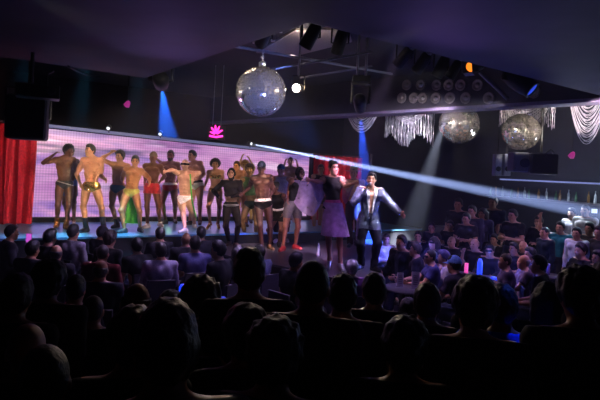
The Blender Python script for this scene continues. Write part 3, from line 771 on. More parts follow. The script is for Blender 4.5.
# dishes on the beam face
k = 0
DISH = mat('dish_metal', (.30, .26, .24), .35, .8)
for row, (yy, xs) in enumerate(((85, (407, 421, 437, 449, 461, 478)), (98, (402, 414, 423, 436, 450, 466, 489, 534)))):
    for x in xs:
        # point on beam face plane
        u, v = uv(x, yy+(-6 if x > 500 else 0)); dv = np.array([u/F, 1, -v/F]); Yd = np.dot(e0, bn)/np.dot(dv, bn); c = np.array([0, 0, CZ])+dv*Yd
        M = Vector(tuple(bn)).to_track_quat('Z', 'Y').to_matrix().to_4x4(); M.translation = Vector(tuple(c))
        r = MB().lathe([(.13, .0), (.13, .03), (.115, .035), (.085, .012), (.05, .006), (.045, .03), (.02, .045), (.001, .047)], n=18).build('wall_dish', DISH, None, True)
        r.matrix_world = M
        tag(r, ('upper row dish on the ceiling beam, %s counted from the singer end' if row == 0 else 'lower row dish on the ceiling beam, %s counted from the singer end') % ('first second third fourth fifth sixth seventh eighth'.split()[xs.index(x)]), 'dish', 'round dishes on the ceiling beam')
# truss pipes
def pipe(a, b, lab, r=.025):
    tag(MB().tube([a, b], r, 8).build('truss_pipe', mat('truss_steel', (.34, .32, .34), .4, .9)), lab, 'pipe', 'pipes in the ceiling recess')
pipe(P(222, 44, 7.6), P(392, 74, 11.5), 'long steel pipe running from the mirror ball mount toward the ceiling beam')
pipe(P(268, 70, 8.6), P(372, 52, 8.8), 'thin steel pipe crossing above the pin spot', .018)
pipe(P(300, 78, 10.5), P(372, 66, 10.7), 'short pipe behind the pin spot', .02)
m = MB(); m.prism([on(256, 53, 4.965)[:2], on(296, 30, 4.965)[:2], on(348, 30, 4.965)[:2], on(352, 42, 4.965)[:2], on(300, 55, 4.965)[:2]], 4.965, 5.0); struct('ceiling_patch', m, mat('ceiling_lit_tone', (.34, .28, .26), .7))  # lit part of the ceiling, its brightness put into a paler colour
pointl(on(297, 44, 4.7), (1., .82, .72), PATCH, .05)
# mirror balls
MIR = []
for k in range(1):
    mm = bpy.data.materials.new('mirror_tile'); mm.use_nodes = True; bb = mm.node_tree.nodes['Principled BSDF']
    bb.inputs['Base Color'].default_value = (.60, .55, .50, 1); bb.inputs['Metallic'].default_value = .91; bb.inputs['Roughness'].default_value = .1
GROUT = mat('ball_core', (.05, .05, .055), .6)
def mirror_ball(c, R, label, top, n):
    r = empty('mirror_ball', c, label, 'mirror ball', 'mirror balls')
    rnd = random.Random(int(c[0]*1000)); V = []; Fc = []
    for i in range(n):
        t0 = PI*i/n; t1 = PI*(i+1)/n; tm = (t0+t1)/2; cnt = max(4, int(round(2*n*math.sin(tm))))
        for j in range(cnt):
            a0 = 2*PI*j/cnt; a1 = 2*PI*(j+1)/cnt; am = (a0+a1)/2
            nn = np.array([math.sin(tm)*math.cos(am), math.sin(tm)*math.sin(am), math.cos(tm)])
            e1_ = np.array([-math.sin(am), math.cos(am), 0]); e2_ = np.cross(nn, e1_)
            w = R*math.sin(tm)*(a1-a0)/2*.93; h = R*(t1-t0)/2*.93; j1, j2 = rnd.gauss(0, .07), rnd.gauss(0, .07)
            c0 = nn*R
            b = len(V)
            for sx, sy in ((-1, -1), (1, -1), (1, 1), (-1, 1)): V.append(c0+e1_*sx*w+e2_*sy*h+nn*(j1*sx*w+j2*sy*h))
            nf = (b, b+1, b+2, b+3)
            if np.dot(np.cross(V[b+1]-V[b], V[b+2]-V[b]), nn) < 0: nf = nf[::-1]
            Fc.append(nf)
    MB().lathe([(max(.001, R*.985*math.sin(PI*i/16)), -R*.985*math.cos(PI*i/16)) for i in range(17)], n=32).build('core', GROUT, r, True)
    MB().add(V, Fc).build('mirror_tiles', mm, r)
    MB().lathe([(.05, R-.01), (.05, R+.06), (.02, R+.08)]).build('cap', STEEL, r, True)
    ch = MB(); z = R+.07; k = 0; L = top-c[2]
    while z < L-.1:
        pts = []
        for q in range(9):
            a = 2*PI*q/8; x = .013*math.cos(a); pts.append((x if k % 2 else 0, 0 if k % 2 else x, z+.022+.026*math.sin(a)))
        ch.tube(pts, .005, 5); z += .038; k += 1
    ch.build('chain', STEEL, r, True)
    MB().lathe([(.06, L-.12), (.075, L-.1), (.075, L)]).build('motor', STEEL, r, True)
b1 = P(261, 91.5, 7.5)
mirror_ball(b1, .345, 'largest mirror ball hanging in front of the stage beside the pin spot', b1[2]+.83, 30)
r = empty('ball_bracket', b1+np.array([0, 0, .86]), 'steel bracket holding the big mirror ball under the ceiling edge', 'bracket')
MB().box((0, 0, .0), (.5, .08, .05)).build('plate', STEEL, r)
for dx in (-.2, .2): MB().tube([(dx, 0, .02), (dx, 0, 4.99-b1[2]-.86)], .02, 8).build('rod', STEEL, r)
MB().tube([(-.12, -.02, -.02), (-.12, -.02, -.2)], .03, 8).tube([(.13, -.02, -.02), (.13, -.02, -.16)], .03, 8).build('clamp', STEEL, r)
mirror_ball(P(459, 124, 13.0), .475, 'mirror ball half hidden behind the ceiling beam above the pale beam', 4.99, 26)
mirror_ball(P(521, 132, 12.1), .41, 'mirror ball beside the bead swag above the hanging projector', 4.99, 26)
# bead swags behind the beam
BEAD = mat('silver_beads', (.62, .58, .62), .3, .45, scale=80)
def beamY(x):
    u, v = uv(x, 110); dv = np.array([u/F, 1, 0]); return np.dot(e0, bn)/np.dot(dv, bn)
def swag(x0, x1, y0, sag, off, label, fringe=0):
    a = P(x0, y0, beamY(x0)+off); b = P(x1, y0-1, beamY(x1)+off); a[2] = b[2] = 4.6
    m = MB(); rnd = random.Random(x0); n = 22; L = np.linalg.norm(b-a)
    nv = np.array([-(b-a)[1], (b-a)[0], 0])/L
    for k in range(n):
        f = k/(n-1); pts = []; e0_ = a+(b-a)*(.16*f); e1_ = b-(b-a)*(.16*f); sg = sag*(1-.62*f)+rnd.uniform(-.02, .02)
        for i in range(17):
            u = i/16; pts.append(e0_+(e1_-e0_)*u-UP*(4*sg*u*(1-u)+.0)-UP*.0+nv*(.05*math.sin(k*1.9)))
        m.tube(pts, [.006+.003*(i % 2) for i in range(17)], 5)
    if fringe:
        for k in range(46):
            f = k/45; p0 = a+(b-a)*f; z1 = 4.6-fringe*(1-.25*math.sin(f*5+1)**2)-rnd.uniform(0, .08)
            pts = [np.array([p0[0], p0[1], 4.6-(4.6-z1)*i/14])+nv*(.04*math.sin(k*2.1))+np.array([rnd.uniform(-.008, .008), 0, 0]) for i in range(15)]
            m.tube(pts, [.006+.003*(i % 2) for i in range(15)], 5)
    m.tube([a+UP*.02, b+UP*.02], .025, 6).tube([a, [a[0], a[1], 4.99]], .01, 5).tube([b, [b[0], b[1], 4.99]], .01, 5)
    tag(m.build('bead_swag', BEAD, None, True), label, 'bead curtain', 'silver bead swags behind the ceiling beam')
swag(342, 383, 117, .95, .75, 'small swag of silver beads beside the blue beam above the singer')
swag(386, 434, 116, .75, .8, 'fringed silver bead drape beside the half hidden mirror ball', 1.3)
swag(500, 555, 108, .75, 2.1, 'fringed silver bead drape directly behind the mirror ball near the projector', .8)
swag(566, 612, 104, 1.25, .8, 'long looping silver bead swag nearest the bar')
# hanging speaker and truss stuff at the left
sp = P(28, 118, 9.2)
r = empty('loudspeaker', sp, 'large black loudspeaker hanging at the red curtain end of the video wall', 'loudspeaker', rz=math.radians(20))
MB().box((0, 0, 0), (.62, .55, .74)).build('cabinet', mat('speaker_black', (.010, .010, .012), .55, scale=40), r)
m = MB().box((0, -.285, 0), (.56, .03, .68)); m.build('grille', mat('speaker_grille', (.02, .02, .024), .5, .4, scale=200), r)
MB().tube([(-.34, 0, .0), (-.34, 0, .5), (.34, 0, .5), (.34, 0, 0)], .025, 6).build('yoke', BLACK, r)
MB().tube([(0, 0, .5), (0, 0, 4.99-sp[2])], .03, 8).build('hanging_pole', BLACK, r)
p = P(38, 92, 8.4)
r = empty('black_projector', p, 'black projector on a bracket under the sloping ceiling edge above the loudspeaker', 'projector', rz=math.radians(25))
MB().box((0, 0, 0), (.62, .4, .2)).build('case', BLACK, r); MB().lathe([(.07, 0), (.075, .1), (.05, .11)]).xf(Matrix.Translation((.18, -.2, 0)) @ Matrix.Rotation(PI/2, 4, 'X')).build('lens', DL, r)
MB().tube([(-.1, 0, .1), (-.1, 0, 4.095-p[2])], .03, 8).tube([(.12, 0, .1), (.12, 0, .3), (.2, .05, .36)], .02, 6).build('bracket', BLACK, r)
m = MB(); pts = [np.array([-5.1+2.9*i/14, 8.2+.05*i, 4.09-.10*math.sin(PI*i/14)-.02*(i in (0, 14))]) for i in range(15)]
pts = [P(60+68*i/14, 0, 1) for i in range(15)]; pts = [on(68+33*i/12, 66+11*i/12+(3*math.sin(PI*i/12)), 4.09) for i in range(13)]
tag(m.tube(pts, .012, 6).build('cable', BLACK, None, True), 'thin black cable sagging along the underside of the ceiling edge', 'cable')
# pink neon hand sign
PINK = emit('pink_neon', (1., .03, .42), 2.6)
c = P(216, 134, 13.2); r = empty('neon_sign', c, 'small pink neon sign like a fan of fingers hanging above the video wall', 'neon sign')
m = MB()
for a, L in ((-62, .16), (-32, .22), (-6, .25), (18, .24), (48, .2)):
    x = math.sin(math.radians(a)); z = math.cos(math.radians(a)); m.tube([(x*.03, 0, z*.03-.02), (x*L*.6, -.01, z*L*.6-.02), (x*L*1.05, 0, z*L-.03)], [.02, .026, .014], 8)
m.tube([(-.16, 0, -.05), (0, 0, -.075), (.17, 0, -.04)], .024, 8); m.build('neon_tube', PINK, r, True)
MB().box((0, .05, .04), (.42, .03, .36)).build('backing', BLACK, r)
MB().tube([(-.1, .05, .2), (-.1, .05, 4.99-c[2])], .008, 5).tube([(.1, .05, .2), (.1, .05, 4.99-c[2])], .008, 5).build('chain', STEEL, r)
for (x, y, Yd, lab) in ((127.5, 104, 12.2, 'glowing stand-in for a pink lamp reflection above the video wall'), (572, 155, 12.0, 'glowing stand-in for a magenta reflection below the long bead swag')):
    p = P(x, y, Yd); r = empty('pink_reflection', p, lab, 'lamp', 'small pink lamp reflections')
    MB().lathe([(.02, -.08), (.07, -.05), (.05, .04), (.02, .08)]).xf(Matrix.Rotation(.5, 4, 'Y')).build('glow_body', emit('pink_reflection_glow', (.9, .04, .5), .35), r, True)  # added glowing body standing for a pink lamp reflection
    MB().tube([(0, 0, .07), (0, 0, 4.99-p[2])], .008, 5).build('cord', BLACK, r)
# projector cluster near bar side
p = P(540, 164, 12.2); r = empty('hanging_projector', p, 'black boxy projector hanging below the mirror ball near the bar', 'projector')
MB().box((0, 0, 0), (.62, .5, .46)).build('case', BLACK, r); MB().box((-.48, .05, .02), (.34, .4, .44)).build('side_panel', mat('dark_grey_panel', (.09, .09, .11), .5), r)
MB().lathe([(.1, 0), (.1, .06), (.06, .07)], n=16).xf(Matrix.Translation((-.42, -.16, 0)) @ Matrix.Rotation(PI/2, 4, 'X')).build('lens', DL, r)
MB().tube([(0, 0, .2), (0, 0, 4.99-p[2])], .03, 8).tube([(.1, 0, .23), (.22, 0, .34), (.3, 0, .26)], .02, 6).build('bracket', BLACK, r)
for x, lab in ((497, 'pale boxy loudspeaker hanging next to the projector, farther from it'), (506, 'pale boxy loudspeaker hanging right beside the projector')):
    p = P(x, 165, 13.7); r = empty('hanging_loudspeaker', p, lab, 'loudspeaker', 'pale speakers near the projector')
    MB().box((0, 0, 0), (.17, .22, .55)).build('cabinet', mat('pale_cabinet', (.22, .22, .27), .5), r)
    MB().lathe([(.06, 0), (.065, .02), (.03, .012)]).xf(Matrix.Translation((0, -.105, -.1)) @ Matrix.Rotation(PI/2, 4, 'X')).build('driver', BLACK, r, True)
    MB().tube([(0, 0, .27), (0, 0, 4.99-p[2])], .015, 6).build('hanging_pole', BLACK, r)
# bar
BARX = P(588, 215, 12.6)
m = MB(); sbox(m, 10.0, 10.4, 3.2, 9.3, 0, 1.15); r = m.build('bar_counter', mat('bar_wood', (.04, .03, .04), .35)); tag(r, 'dark bar counter at the far side of the room', 'bar counter')
m = MB(); sbox(m, 12.2, 12.59, 3.0, 9.5, 2.0, 2.06); r = m.build('bar_shelf', mat('bar_wood', (.04, .03, .04), .35)); tag(r, 'dark shelf of bottles on the wall behind the bar', 'shelf')
m = MB(); sbox(m, 12.35, 12.58, 3.7, 9.9, 2.56, 2.60); r = m.build('light_strip', emit('cool_strip', (.35, .42, 1.), .55)); tag(r, 'thin bluish light strip along the wall above the bar', 'light strip')
BG = [mat('bottle_green', (.06, .16, .08), .15), mat('bottle_amber', (.2, .1, .03), .15), mat('bottle_clear', (.3, .34, .36), .12)]
proto = {}
for k in range(26):
    t_ = 3.4+k*.225+.05*math.sin(k*5.)
    h = .27+.05*((k*7) % 3)/2; p = W(12.36+.05*math.sin(k*3), t_, 2.062)
    mt = BG[k % 3]
    if k % 3 not in proto:
        o = MB().lathe([(.035, 0), (.037, .01), (.037, .17), (.02, .22), (.013, .235), (.013, .29), (.015, .29), (.015, .3)], n=10).build('bottle', mt, None, True); proto[k % 3] = o
    else: o = proto[k % 3].copy(); C.objects.link(o)
    o.location = p; o.scale = (1, 1, h/.3)
    tag(o, '%s bottle standing on the dark shelf behind the bar' % ('green', 'amber', 'clear')[k % 3], 'bottle', '%s bottles on the bar shelf' % ('green', 'amber', 'clear')[k % 3])
p = P(594, 211, 12.9); r = empty('till_screen', p, 'small bright till screen behind the bar', 'screen')
MB().box((0, 0, 0), (.16, .03, .12)).build('case', BLACK, r); MB().box((0, -.018, 0), (.14, .006, .1)).build('display', emit('till_glow', (.6, .75, 1.), 1.2), r)
MB().tube([(0, .02, -.05), (0, .03, 1.15-p[2])], .02, 6).build('stand', BLACK, r)
# ------------------------------------------------------------------ performers
GOLD = mat('gold_lame', (.95, .62, .18), .24, .9, scale=60, bump=.5)
def satin(h): return mat('satin_'+h, hexc(h), .3, var=.2, scale=30, bump=.1, spec=.6)
WHITEC = cloth('e6e2e6'); BLK = cloth('0e0d10'); TAN = mat('tan_suede', hexc('a5713a'), .8, scale=60)
GREENG = mat('green_glow_fabric', (.12, .6, .06), .5)
SNEAK = mat('black_sneaker', (.03, .03, .035), .5); WSH = mat('white_shoe', (.7, .68, .68), .5); RSH = mat('red_sneaker', (.35, .02, .025), .5)
SILV = mat('silver_leather', (.6, .58, .62), .3, .8)
def strap(mt, name, w, pts_fn):
    def f(J, s, root, org, pr):
        for pts in pts_fn(J, s): MB().tube([np.array(p)-org for p in pts], w, 8).build(name, mt, root, True)
    return f
def chain(J, s, root, org, pr):
    pu, pf, ps = J['PF'][2], J['PF'][1], J['PF'][0]; c = J['pel']+pu*.02*s
    pts = [c+ps*math.cos(a)*.175*s+pf*math.sin(a)*.125*s-pu*.05*math.cos(a)*s for a in [PI*i/12 for i in range(13)]]
    MB().tube([p-org for p in pts], [.008+.004*(i % 2) for i in range(13)], 6).build('waist_chain', SILV, root, True)
def drape_green(J, s, root, org, pr):
    c = J['pel']-J['PF'][1]*-.0; b = J['PF'][1]*-.14; sd = J['PF'][0]
    m = MB(); V = []; Fc = []
    for j in range(9):
        for i in range(13):
            a = i/12; V.append(c+b+sd*((a-.5)*.2*(1+.6*j/8))+np.array([0, .025*math.sin(a*14+j*.4), -.76*s*j/8+.02]))
    for j in range(8):
        for i in range(12): q = j*13+i; Fc.append((q, q+1, q+14, q+13))
    V = [v-org for v in V]; n = len(V); V2 = V+[v+np.array([0, .012, 0]) for v in V]
    m.add(V2, Fc+[tuple(k+n for k in f[::-1]) for f in Fc]); m.build('sash', GREENG, root, True)
SW = lambda g, J, s: None
performer('dancer with arm bent behind head, tan boots and waist chain, beside the red curtain', '5d3a28', ('mess', '0c0908'),
    dict(head=(67.5, 151), neck=(64.5, 158.5), pel=(64.5, 184), aL=(49, 163, -1, 58, 151.5, -1), aR=(73.5, 172, 1, 71, 183, -1), ank=((57, 223), (66, 225)), yaw=25, pyaw=25, hyaw=75, fy=(15, 40)),
    [('briefs', satin('101420')), ('boots', TAN, dict(h=.2))], 'm', .95, extra=chain)
performer('woman in blue fringed skirt almost wholly hidden behind the dancer in tan boots', '6b4a3a', ('mess', '0c0908'),
    dict(head=(70, 153), neck=(69.5, 160), pel=(69.5, 184), aL=(65, 172, 1, 66, 183, -1), aR=(74.5, 172, 1, 75, 182, -1), ank=((69, 219), (74, 220)), yaw=0, fy=(0, 25), heel=.06),
    [('skirt', satin('2b4a9a'), dict(len=.28, flare=.13)), ('bikini', satin('2b4a9a')), ('heels', SILV)], 'f')
performer('tall pale muscular dancer in shiny gold briefs, head turned, hand on hip', 'c58a62', ('short', '17100c'),
    dict(head=(91.5, 150.5), neck=(92.5, 159), pel=(91.5, 186.5), aL=(76, 175, 1, 82, 184.5, -1), aR=(101, 176, 1, 108.5, 179.5, -1), ank=((86, 228), (103.5, 226)), yaw=5, pyaw=10, hyaw=-35, fy=(-15, 40)),
    [('briefs', GOLD, dict(rise=.1, cut=.45)), ('boots', mat('black_boot', (.02, .02, .02), .45), dict(h=.3))], 'm', 1.15)
performer('dancer in teal briefs saluting with one raised arm next to the gold briefs dancer', 'a9764f', ('mess', '1c120d'),
    dict(head=(121, 156), neck=(120.5, 164), pel=(117.5, 188), aL=(102, 159, -1, 112, 152, -1), aR=(129, 177, 1, 126, 187, -1), ank=((117, 224), (124, 223)), yaw=0, hyaw=-25, fy=(-15, 20)),
    [('briefs', satin('0b4f56')), ('boots', mat('black_boot', (.02, .02, .02), .45), dict(h=.2))], 'm', 1.0)
performer('stocky dancer in green gold briefs with a green sash behind his legs and black sneakers', 'b57a4c', ('short', '120c0a'),
    dict(head=(135.5, 160.5), neck=(134, 169), pel=(131.5, 192), aL=(119.5, 178, 1, 126, 182.5, -1), aR=(146.5, 178, 1, 152, 183, -1), ank=((124.5, 229), (140, 228)), yaw=5, hyaw=15, fy=(-35, 35)),
    [('briefs', mat('olive_gold_satin', (.45, .42, .08), .3, .4)), ('shoes', SNEAK)], 'm', 1.2, extra=drape_green)
performer('dark skinned dancer in a cap and bright red trunks beside the stocky dancer', '6a4029', ('bald', ''),
    dict(head=(154, 156.5), neck=(153, 165), pel=(152, 186.5), aL=(143, 175, 1, 147, 182, -1), aR=(162.5, 176, 1, 160, 183.5, -1), ank=((147.5, 224.5), (160, 223)), yaw=0, hyaw=-10, fy=(-20, 35)),
    [('shorts', satin('b30d1c'), dict(len=.15)), ('shoes', WSH), ('cap', cloth('6a5a48'), dict(back=-1))], 'm', 1.1)
performer('bearded tattooed dancer in red briefs with white waistband standing against the video wall', '6b3f40', ('short', '100c0d'),
    dict(head=(171, 154.5), neck=(170.5, 163), pel=(170, 186.5), aL=(161, 165, 1, 155.5, 158, 1), aR=(178.5, 175, 1, 177, 184, -1), ank=((165.5, 220.5), (175, 219.5)), yaw=0, fy=(-15, 20)),
    [('briefs', satin('a50f22'), dict(rise=.06, cut=.45)), ('belt', WHITEC, dict(z=.065, name='waistband')), ('shoes', SNEAK)], 'm', 1.1,
    extra=lambda J, s, root, org, pr: np_obj('beard', *sdf_mesh(pick(pr, 'head'), .011, [headclip(J, 'beard')], inflate=.01), hairm('15100f'), root, org))
performer('pale bald dancer with black eye mask and white briefs reaching one arm forward', 'd9a487', ('bald', ''),
    dict(head=(185.5, 156.5), neck=(186, 165), pel=(185.5, 189), aL=(175, 170, -1, 168.5, 171.5, -1), aR=(197, 173, 1, 193.5, 178, -1), ank=((185, 229), (194.5, 224)), yaw=-15, hyaw=-15, fy=(-30, 20)),
    [('briefs', WHITEC, dict(cut=.75)), ('shades', BLK, dict(wrap=.2, name='eye_mask')), ('shoes', WSH)], 'm', 1.1,
    extra=strap(GREENG, 'green_strap', .018, lambda J, s: [[J['hip'][1]+np.array([.10, -.08, -.0]), J['kn'][1]+np.array([.07, -.06, 0]), J['an'][1]+np.array([.05, -.04, .1])], [J['hip'][1]+np.array([.10, -.08, 0]), J['sh'][1]*.3+J['hip'][1]*.7+np.array([.06, -.12, 0]), J['sh'][1]+np.array([-.04, -.1, .0])]]))
performer('dark haired dancer in white briefs with black trim half hidden behind the masked dancer', 'bb7d66', ('short', '120d0c'),
    dict(head=(193, 154.5), neck=(194.5, 163), pel=(197, 184.5), aL=(188, 173, 1, 190, 182, -1), aR=(203, 174, 1, 198, 181, -1), ank=((190, 221.5), (200, 221)), yaw=-30, hyaw=-40, fy=(-30, 10)),
    [('briefs', WHITEC, dict(cut=.6)), ('belt', BLK, dict(z=.07, name='waistband')), ('shoes', SNEAK)], 'm', 1.2)
performer('woman with dark curly hair in gold bikini and high heels on the raised stage', 'b07a5c', ('curl', '150d0c'),
    dict(head=(215, 162.5), neck=(215.5, 171), pel=(215.5, 190.5), aL=(205.5, 180, 1, 206, 186.5, -1), aR=(222, 181, 1, 221, 189, -1), ank=((210, 222.5), (218, 222)), yaw=10, fy=(-15, 20), heel=.08),
    [('briefs', GOLD, dict(cut=1.0, rise=.06, name='bikini_bottom')), ('bikini', GOLD), ('heels', GOLD)], 'f')
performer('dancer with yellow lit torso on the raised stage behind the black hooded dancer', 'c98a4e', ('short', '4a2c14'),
    dict(head=(237, 165), neck=(238.5, 173), pel=(241, 190), aL=(230, 184, 1, 233, 191, -1), aR=(247, 184, 1, 243, 190, -1), ank=((239, 223.5), (246, 223)), yaw=-15, hyaw=-20, fy=(-15, 20)),
    [('briefs', BLK), ('shoes', SNEAK)], 'm', 1.05)
performer('lean dancer in black hood, sheer black top and leggings with bare midriff', 'a67a68', ('bald', ''),
    dict(head=(231.5, 173), neck=(231.5, 181), pel=(231, 206), aL=(213.5, 191, 1, 220, 197, -1), aR=(242, 194, -1, 231.5, 196.5, -1), ank=((229, 241.5), (236, 243)), yaw=5, hyaw=0, fy=(-10, 30)),
    [('leggings', cloth('15100f')), ('sheertop', cloth('110d0d'), dict(low=.2)), ('hood', BLK), ('belt', SILV, dict(z=.02)), ('shoes', mat('brown_shoe', (.2, .1, .06), .5), dict(h=.1))], 'm', .9, floor=THR)
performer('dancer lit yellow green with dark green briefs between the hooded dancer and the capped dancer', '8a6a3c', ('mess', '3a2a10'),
    dict(head=(249.5, 169), neck=(250.5, 176.5), pel=(252, 204), aL=(243, 187, 1, 240, 196, -1), aR=(258, 187, 1, 256.5, 197, -1), ank=((246, 239), (255.5, 238)), yaw=0, fy=(-30, 10)),
    [('briefs', satin('10261a')), ('tank', sheer('green_mesh', (.12, .3, .08), .8), dict(low=.2)), ('shoes', SILV)], 'm', .95, floor=THR)
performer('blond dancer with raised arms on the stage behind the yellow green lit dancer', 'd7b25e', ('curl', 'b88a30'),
    dict(head=(245, 163.5), neck=(245.5, 171.5), pel=(247, 191), aL=(238, 166, 1, 242, 158, -1), aR=(253.5, 168, 1, 250, 160, -1), ank=((246, 220.3), (251, 219.8)), yaw=0, fy=(-10, 10)),
    [('tank', GOLD), ('shorts', GOLD, dict(len=.14)), ('shoes', SNEAK)], 'f')
performer('dancer in dark cap and black briefs with white trim at the runway front', '4c2c24', ('bald', ''),
    dict(head=(261.5, 168), neck=(261.5, 176.5), pel=(263, 203.5), aL=(249, 187, 1, 243.5, 193, -1), aR=(272, 191, 1, 267, 199, -1), ank=((262, 246.5), (270, 245)), yaw=0, fy=(0, 25)),
    [('briefs', BLK, dict(cut=.5)), ('belt', WHITEC, dict(z=.075, name='waistband')), ('cap', cloth('2a3348')), ('shoes', mat('brown_shoe', (.2, .1, .06), .5))], 'm', 1.1, floor=THR)
performer('dancer in blue cap and white vest behind the dark haired woman on the runway', 'a8786a', ('bald', ''),
    dict(head=(281, 169.5), neck=(281.5, 177.5), pel=(281, 202), aL=(272, 189, 1, 276, 196, -1), aR=(289, 189, 1, 285, 198, -1), ank=((277, 238.5), (286, 238)), yaw=-10, fy=(-15, 15)),
    [('tank', cloth('a9a5b2')), ('trousers', cloth('191820')), ('cap', cloth('2c4878')), ('shoes', WSH)], 'm', 1.0, floor=THR)
performer('dark haired woman in black top with white stripe leaning between the capped dancers', '6d4438', ('bun', '090a14'),
    dict(head=(275.5, 188), neck=(277, 194.5), pel=(279, 215), aL=(268, 205, -1, 266, 213, -1), aR=(285, 205, 1, 283, 213, -1), ank=((271, 242), (279, 243)), yaw=-15, hyaw=-40, fy=(-20, 5), s=.92, lean=-.1),
    [('tank', BLK), ('shorts', BLK, dict(len=.13)), ('belt', WHITEC, dict(z=.16, name='stripe')), ('shoes', BLK)], 'f', floor=THR)
performer('bare chested dancer raising both arms in front of the far end of the video wall', '8d5f55', ('buzz', '100c0c'),
    dict(head=(290.5, 160.5), neck=(290.5, 168), pel=(290, 187), aL=(282, 172, 1, 285, 163, -1), aR=(299, 173, 1, 297, 163, -1), ank=((287, 219), (294, 219)), yaw=0, fy=(-10, 10)),
    [('trousers', cloth('d8d2da')), ('shoes', WSH)], 'm', 1.05)
def veil(J, s, root, org, pr):
    V = []; Fc = []; a = J['sh'][-1]; b = J['wr'][1]+(J['wr'][1]-J['el'][1])*.3; nI, nJ = 22, 12
    for j in range(nJ+1):
        for i in range(nI+1):
            u = i/nI; v = j/nJ; top = a+(J['el'][1]-a)*min(1, u*2) if u < .5 else J['el'][1]+(b-J['el'][1])*(u-.5)*2
            drop = .12+.62*math.sin(PI*min(1, u*.75+.18))**1.3
            V.append(top+np.array([.05*math.sin(v*3), -.03+.04*math.sin(u*17+v*2)*v, .03-drop*v])-org)
    for j in range(nJ):
        for i in range(nI): q = j*(nI+1)+i; Fc.append((q, q+1, q+nI+2, q+nI+1))
    n = len(V); V2 = V+[p+np.array([0, .006, 0]) for p in V]
    MB().add(V2, Fc+[tuple(k+n for k in f[::-1]) for f in Fc]).build('sheer_veil', sheer('violet_chiffon', (.32, .22, .46), .55), root, True)
performer('dancer in black vest, grey shorts and red sneakers stretching out a sheer violet veil', '8a5546', ('bald', ''),
    dict(head=(299, 172), neck=(299, 181), pel=(293, 205), aL=(289, 191, 1, 288, 199, -1), aR=(314, 183, -1, 327, 178, -1), ank=((283, 247), (295.5, 245)), yaw=25, hyaw=35, fy=(-20, 45)),
    [('tank', BLK), ('shorts', cloth('5c5660'), dict(len=.27)), ('hood', BLK), ('shoes', RSH)], 'm', 1.0, floor=THR, extra=veil)
performer('slim dancer with bare tan legs standing at the red curtain behind the violet veil', '9c6b45', ('short', '2a1a10'),
    dict(head=(321, 168), neck=(320.5, 176), pel=(318, 198), aL=(313, 187, 1, 315, 196, -1), aR=(327, 186, 1, 323, 195, -1), ank=((314, 232), (319, 231)), yaw=0, fy=(-10, 15)),
    [('tank', cloth('3a2418')), ('shorts', cloth('3a2418'), dict(len=.14)), ('shoes', SNEAK)], 'm', .9, floor=THR)
def wings(J, s, root, org, pr):
    for g in (-1, 1):
        V = []; Fc = []; a = J['sh'][g]; e = J['el'][g]; w = J['wr'][g]+(J['wr'][g]-e)*.5; h = J['hip'][g]+J['PF'][0]*g*.08+UP*.1
        for j in range(11):
            for i in range(15):
                u = i/14; v = j/10; top = a+(e-a)*u*2 if u < .5 else e+(w-e)*(u-.5)*2; low = a*.3+h*.7+(w-h)*u*.62-UP*.22*math.sin(PI*u)
                p = top*(1-v)+low*v+np.array([0, .035*math.sin(u*9+v*3), 0]); V.append(p-org)
        for j in range(10):
            for i in range(14): q = j*15+i; Fc.append((q, q+1, q+16, q+15))
        n = len(V); V2 = V+[p+np.array([0, .006, 0]) for p in V]
        MB().add(V2, Fc+[tuple(k+n for k in f[::-1]) for f in Fc]).build('sheer_sleeve', sheer('lilac_chiffon', (.62, .42, .68), .6), root, True)
performer('woman in black bodysuit, pink belt and sheer violet skirt with winged sleeves beside the singer', 'a87266', ('bun', '100b0e'),
    dict(head=(333, 169.5), neck=(332.5, 178), pel=(333, 203), aL=(320, 182, -1, 310, 180, -1), aR=(344, 186, -1, 354, 183, -1), ank=((329.5, 258.5), (340.5, 261)), yaw=10, hyaw=25, fy=(-10, 20), heel=.09),
    [('bodysuit', BLK), ('belt', mat('pink_belt', (.85, .12, .4), .35), dict(z=.14)), ('skirt', sheer('violet_skirt', (.58, .32, .66), .8, .25), dict(len=.46, flare=.2, sway=np.array([.07, -.03, 0]))), ('heels', SILV)], 'f', floor=THR, extra=wings)
performer('performer in a gold costume and round brimmed hat standing behind the singer', '9a6a4a', ('short', '1a1210'),
    dict(head=(353.5, 173), neck=(354, 181), pel=(354, 205), aL=(342, 184, -1, 337, 178, -1), aR=(364, 190, 1, 358, 196, -1), ank=((350, 243), (357, 242.5)), yaw=-10, fy=(-15, 15), s=1.04),
    [('shirt', mat('gold_brocade', (.6, .36, .14), .4, .5, scale=40, bump=.4)), ('trousers', cloth('2a1410')), ('hat', mat('dark_gold_felt', (.22, .14, .06), .5)), ('shoes', SNEAK)], 'm', 1.0, floor=THR)
SEQ = mat('sequin_cloth', (.22, .25, .38), .25, .75, var=.75, scale=55, bump=.9)
def mic(J, s, root, org, pr):
    g = -1; w = J['wr'][g]+J['hd'][g][1]*.07*s; hc = J['head']; hf = J['HF'][1]; mouth = hc+hf*.135-UP*.055
    d = nrm(mouth-w); 
    m = bpy.data.objects.new('microphone', None); C.objects.link(m); m.location = tuple(w-d*.12)
    tag(m, 'black handheld microphone held to the mouth of the singer in the sequined jacket', 'microphone')
    q0 = np.zeros(3); L = np.linalg.norm(mouth-w)+.12
    MB().tube([q0, d*(L-.07)], [.013, .018], 10).build('handle', BLACK, m, True)
    MB().tube([d*(L-.07), d*(L-.05), d*(L-.02), d*(L)], [.02, .027, .027, .012], 10).build('mic_head', STEEL, m, True)
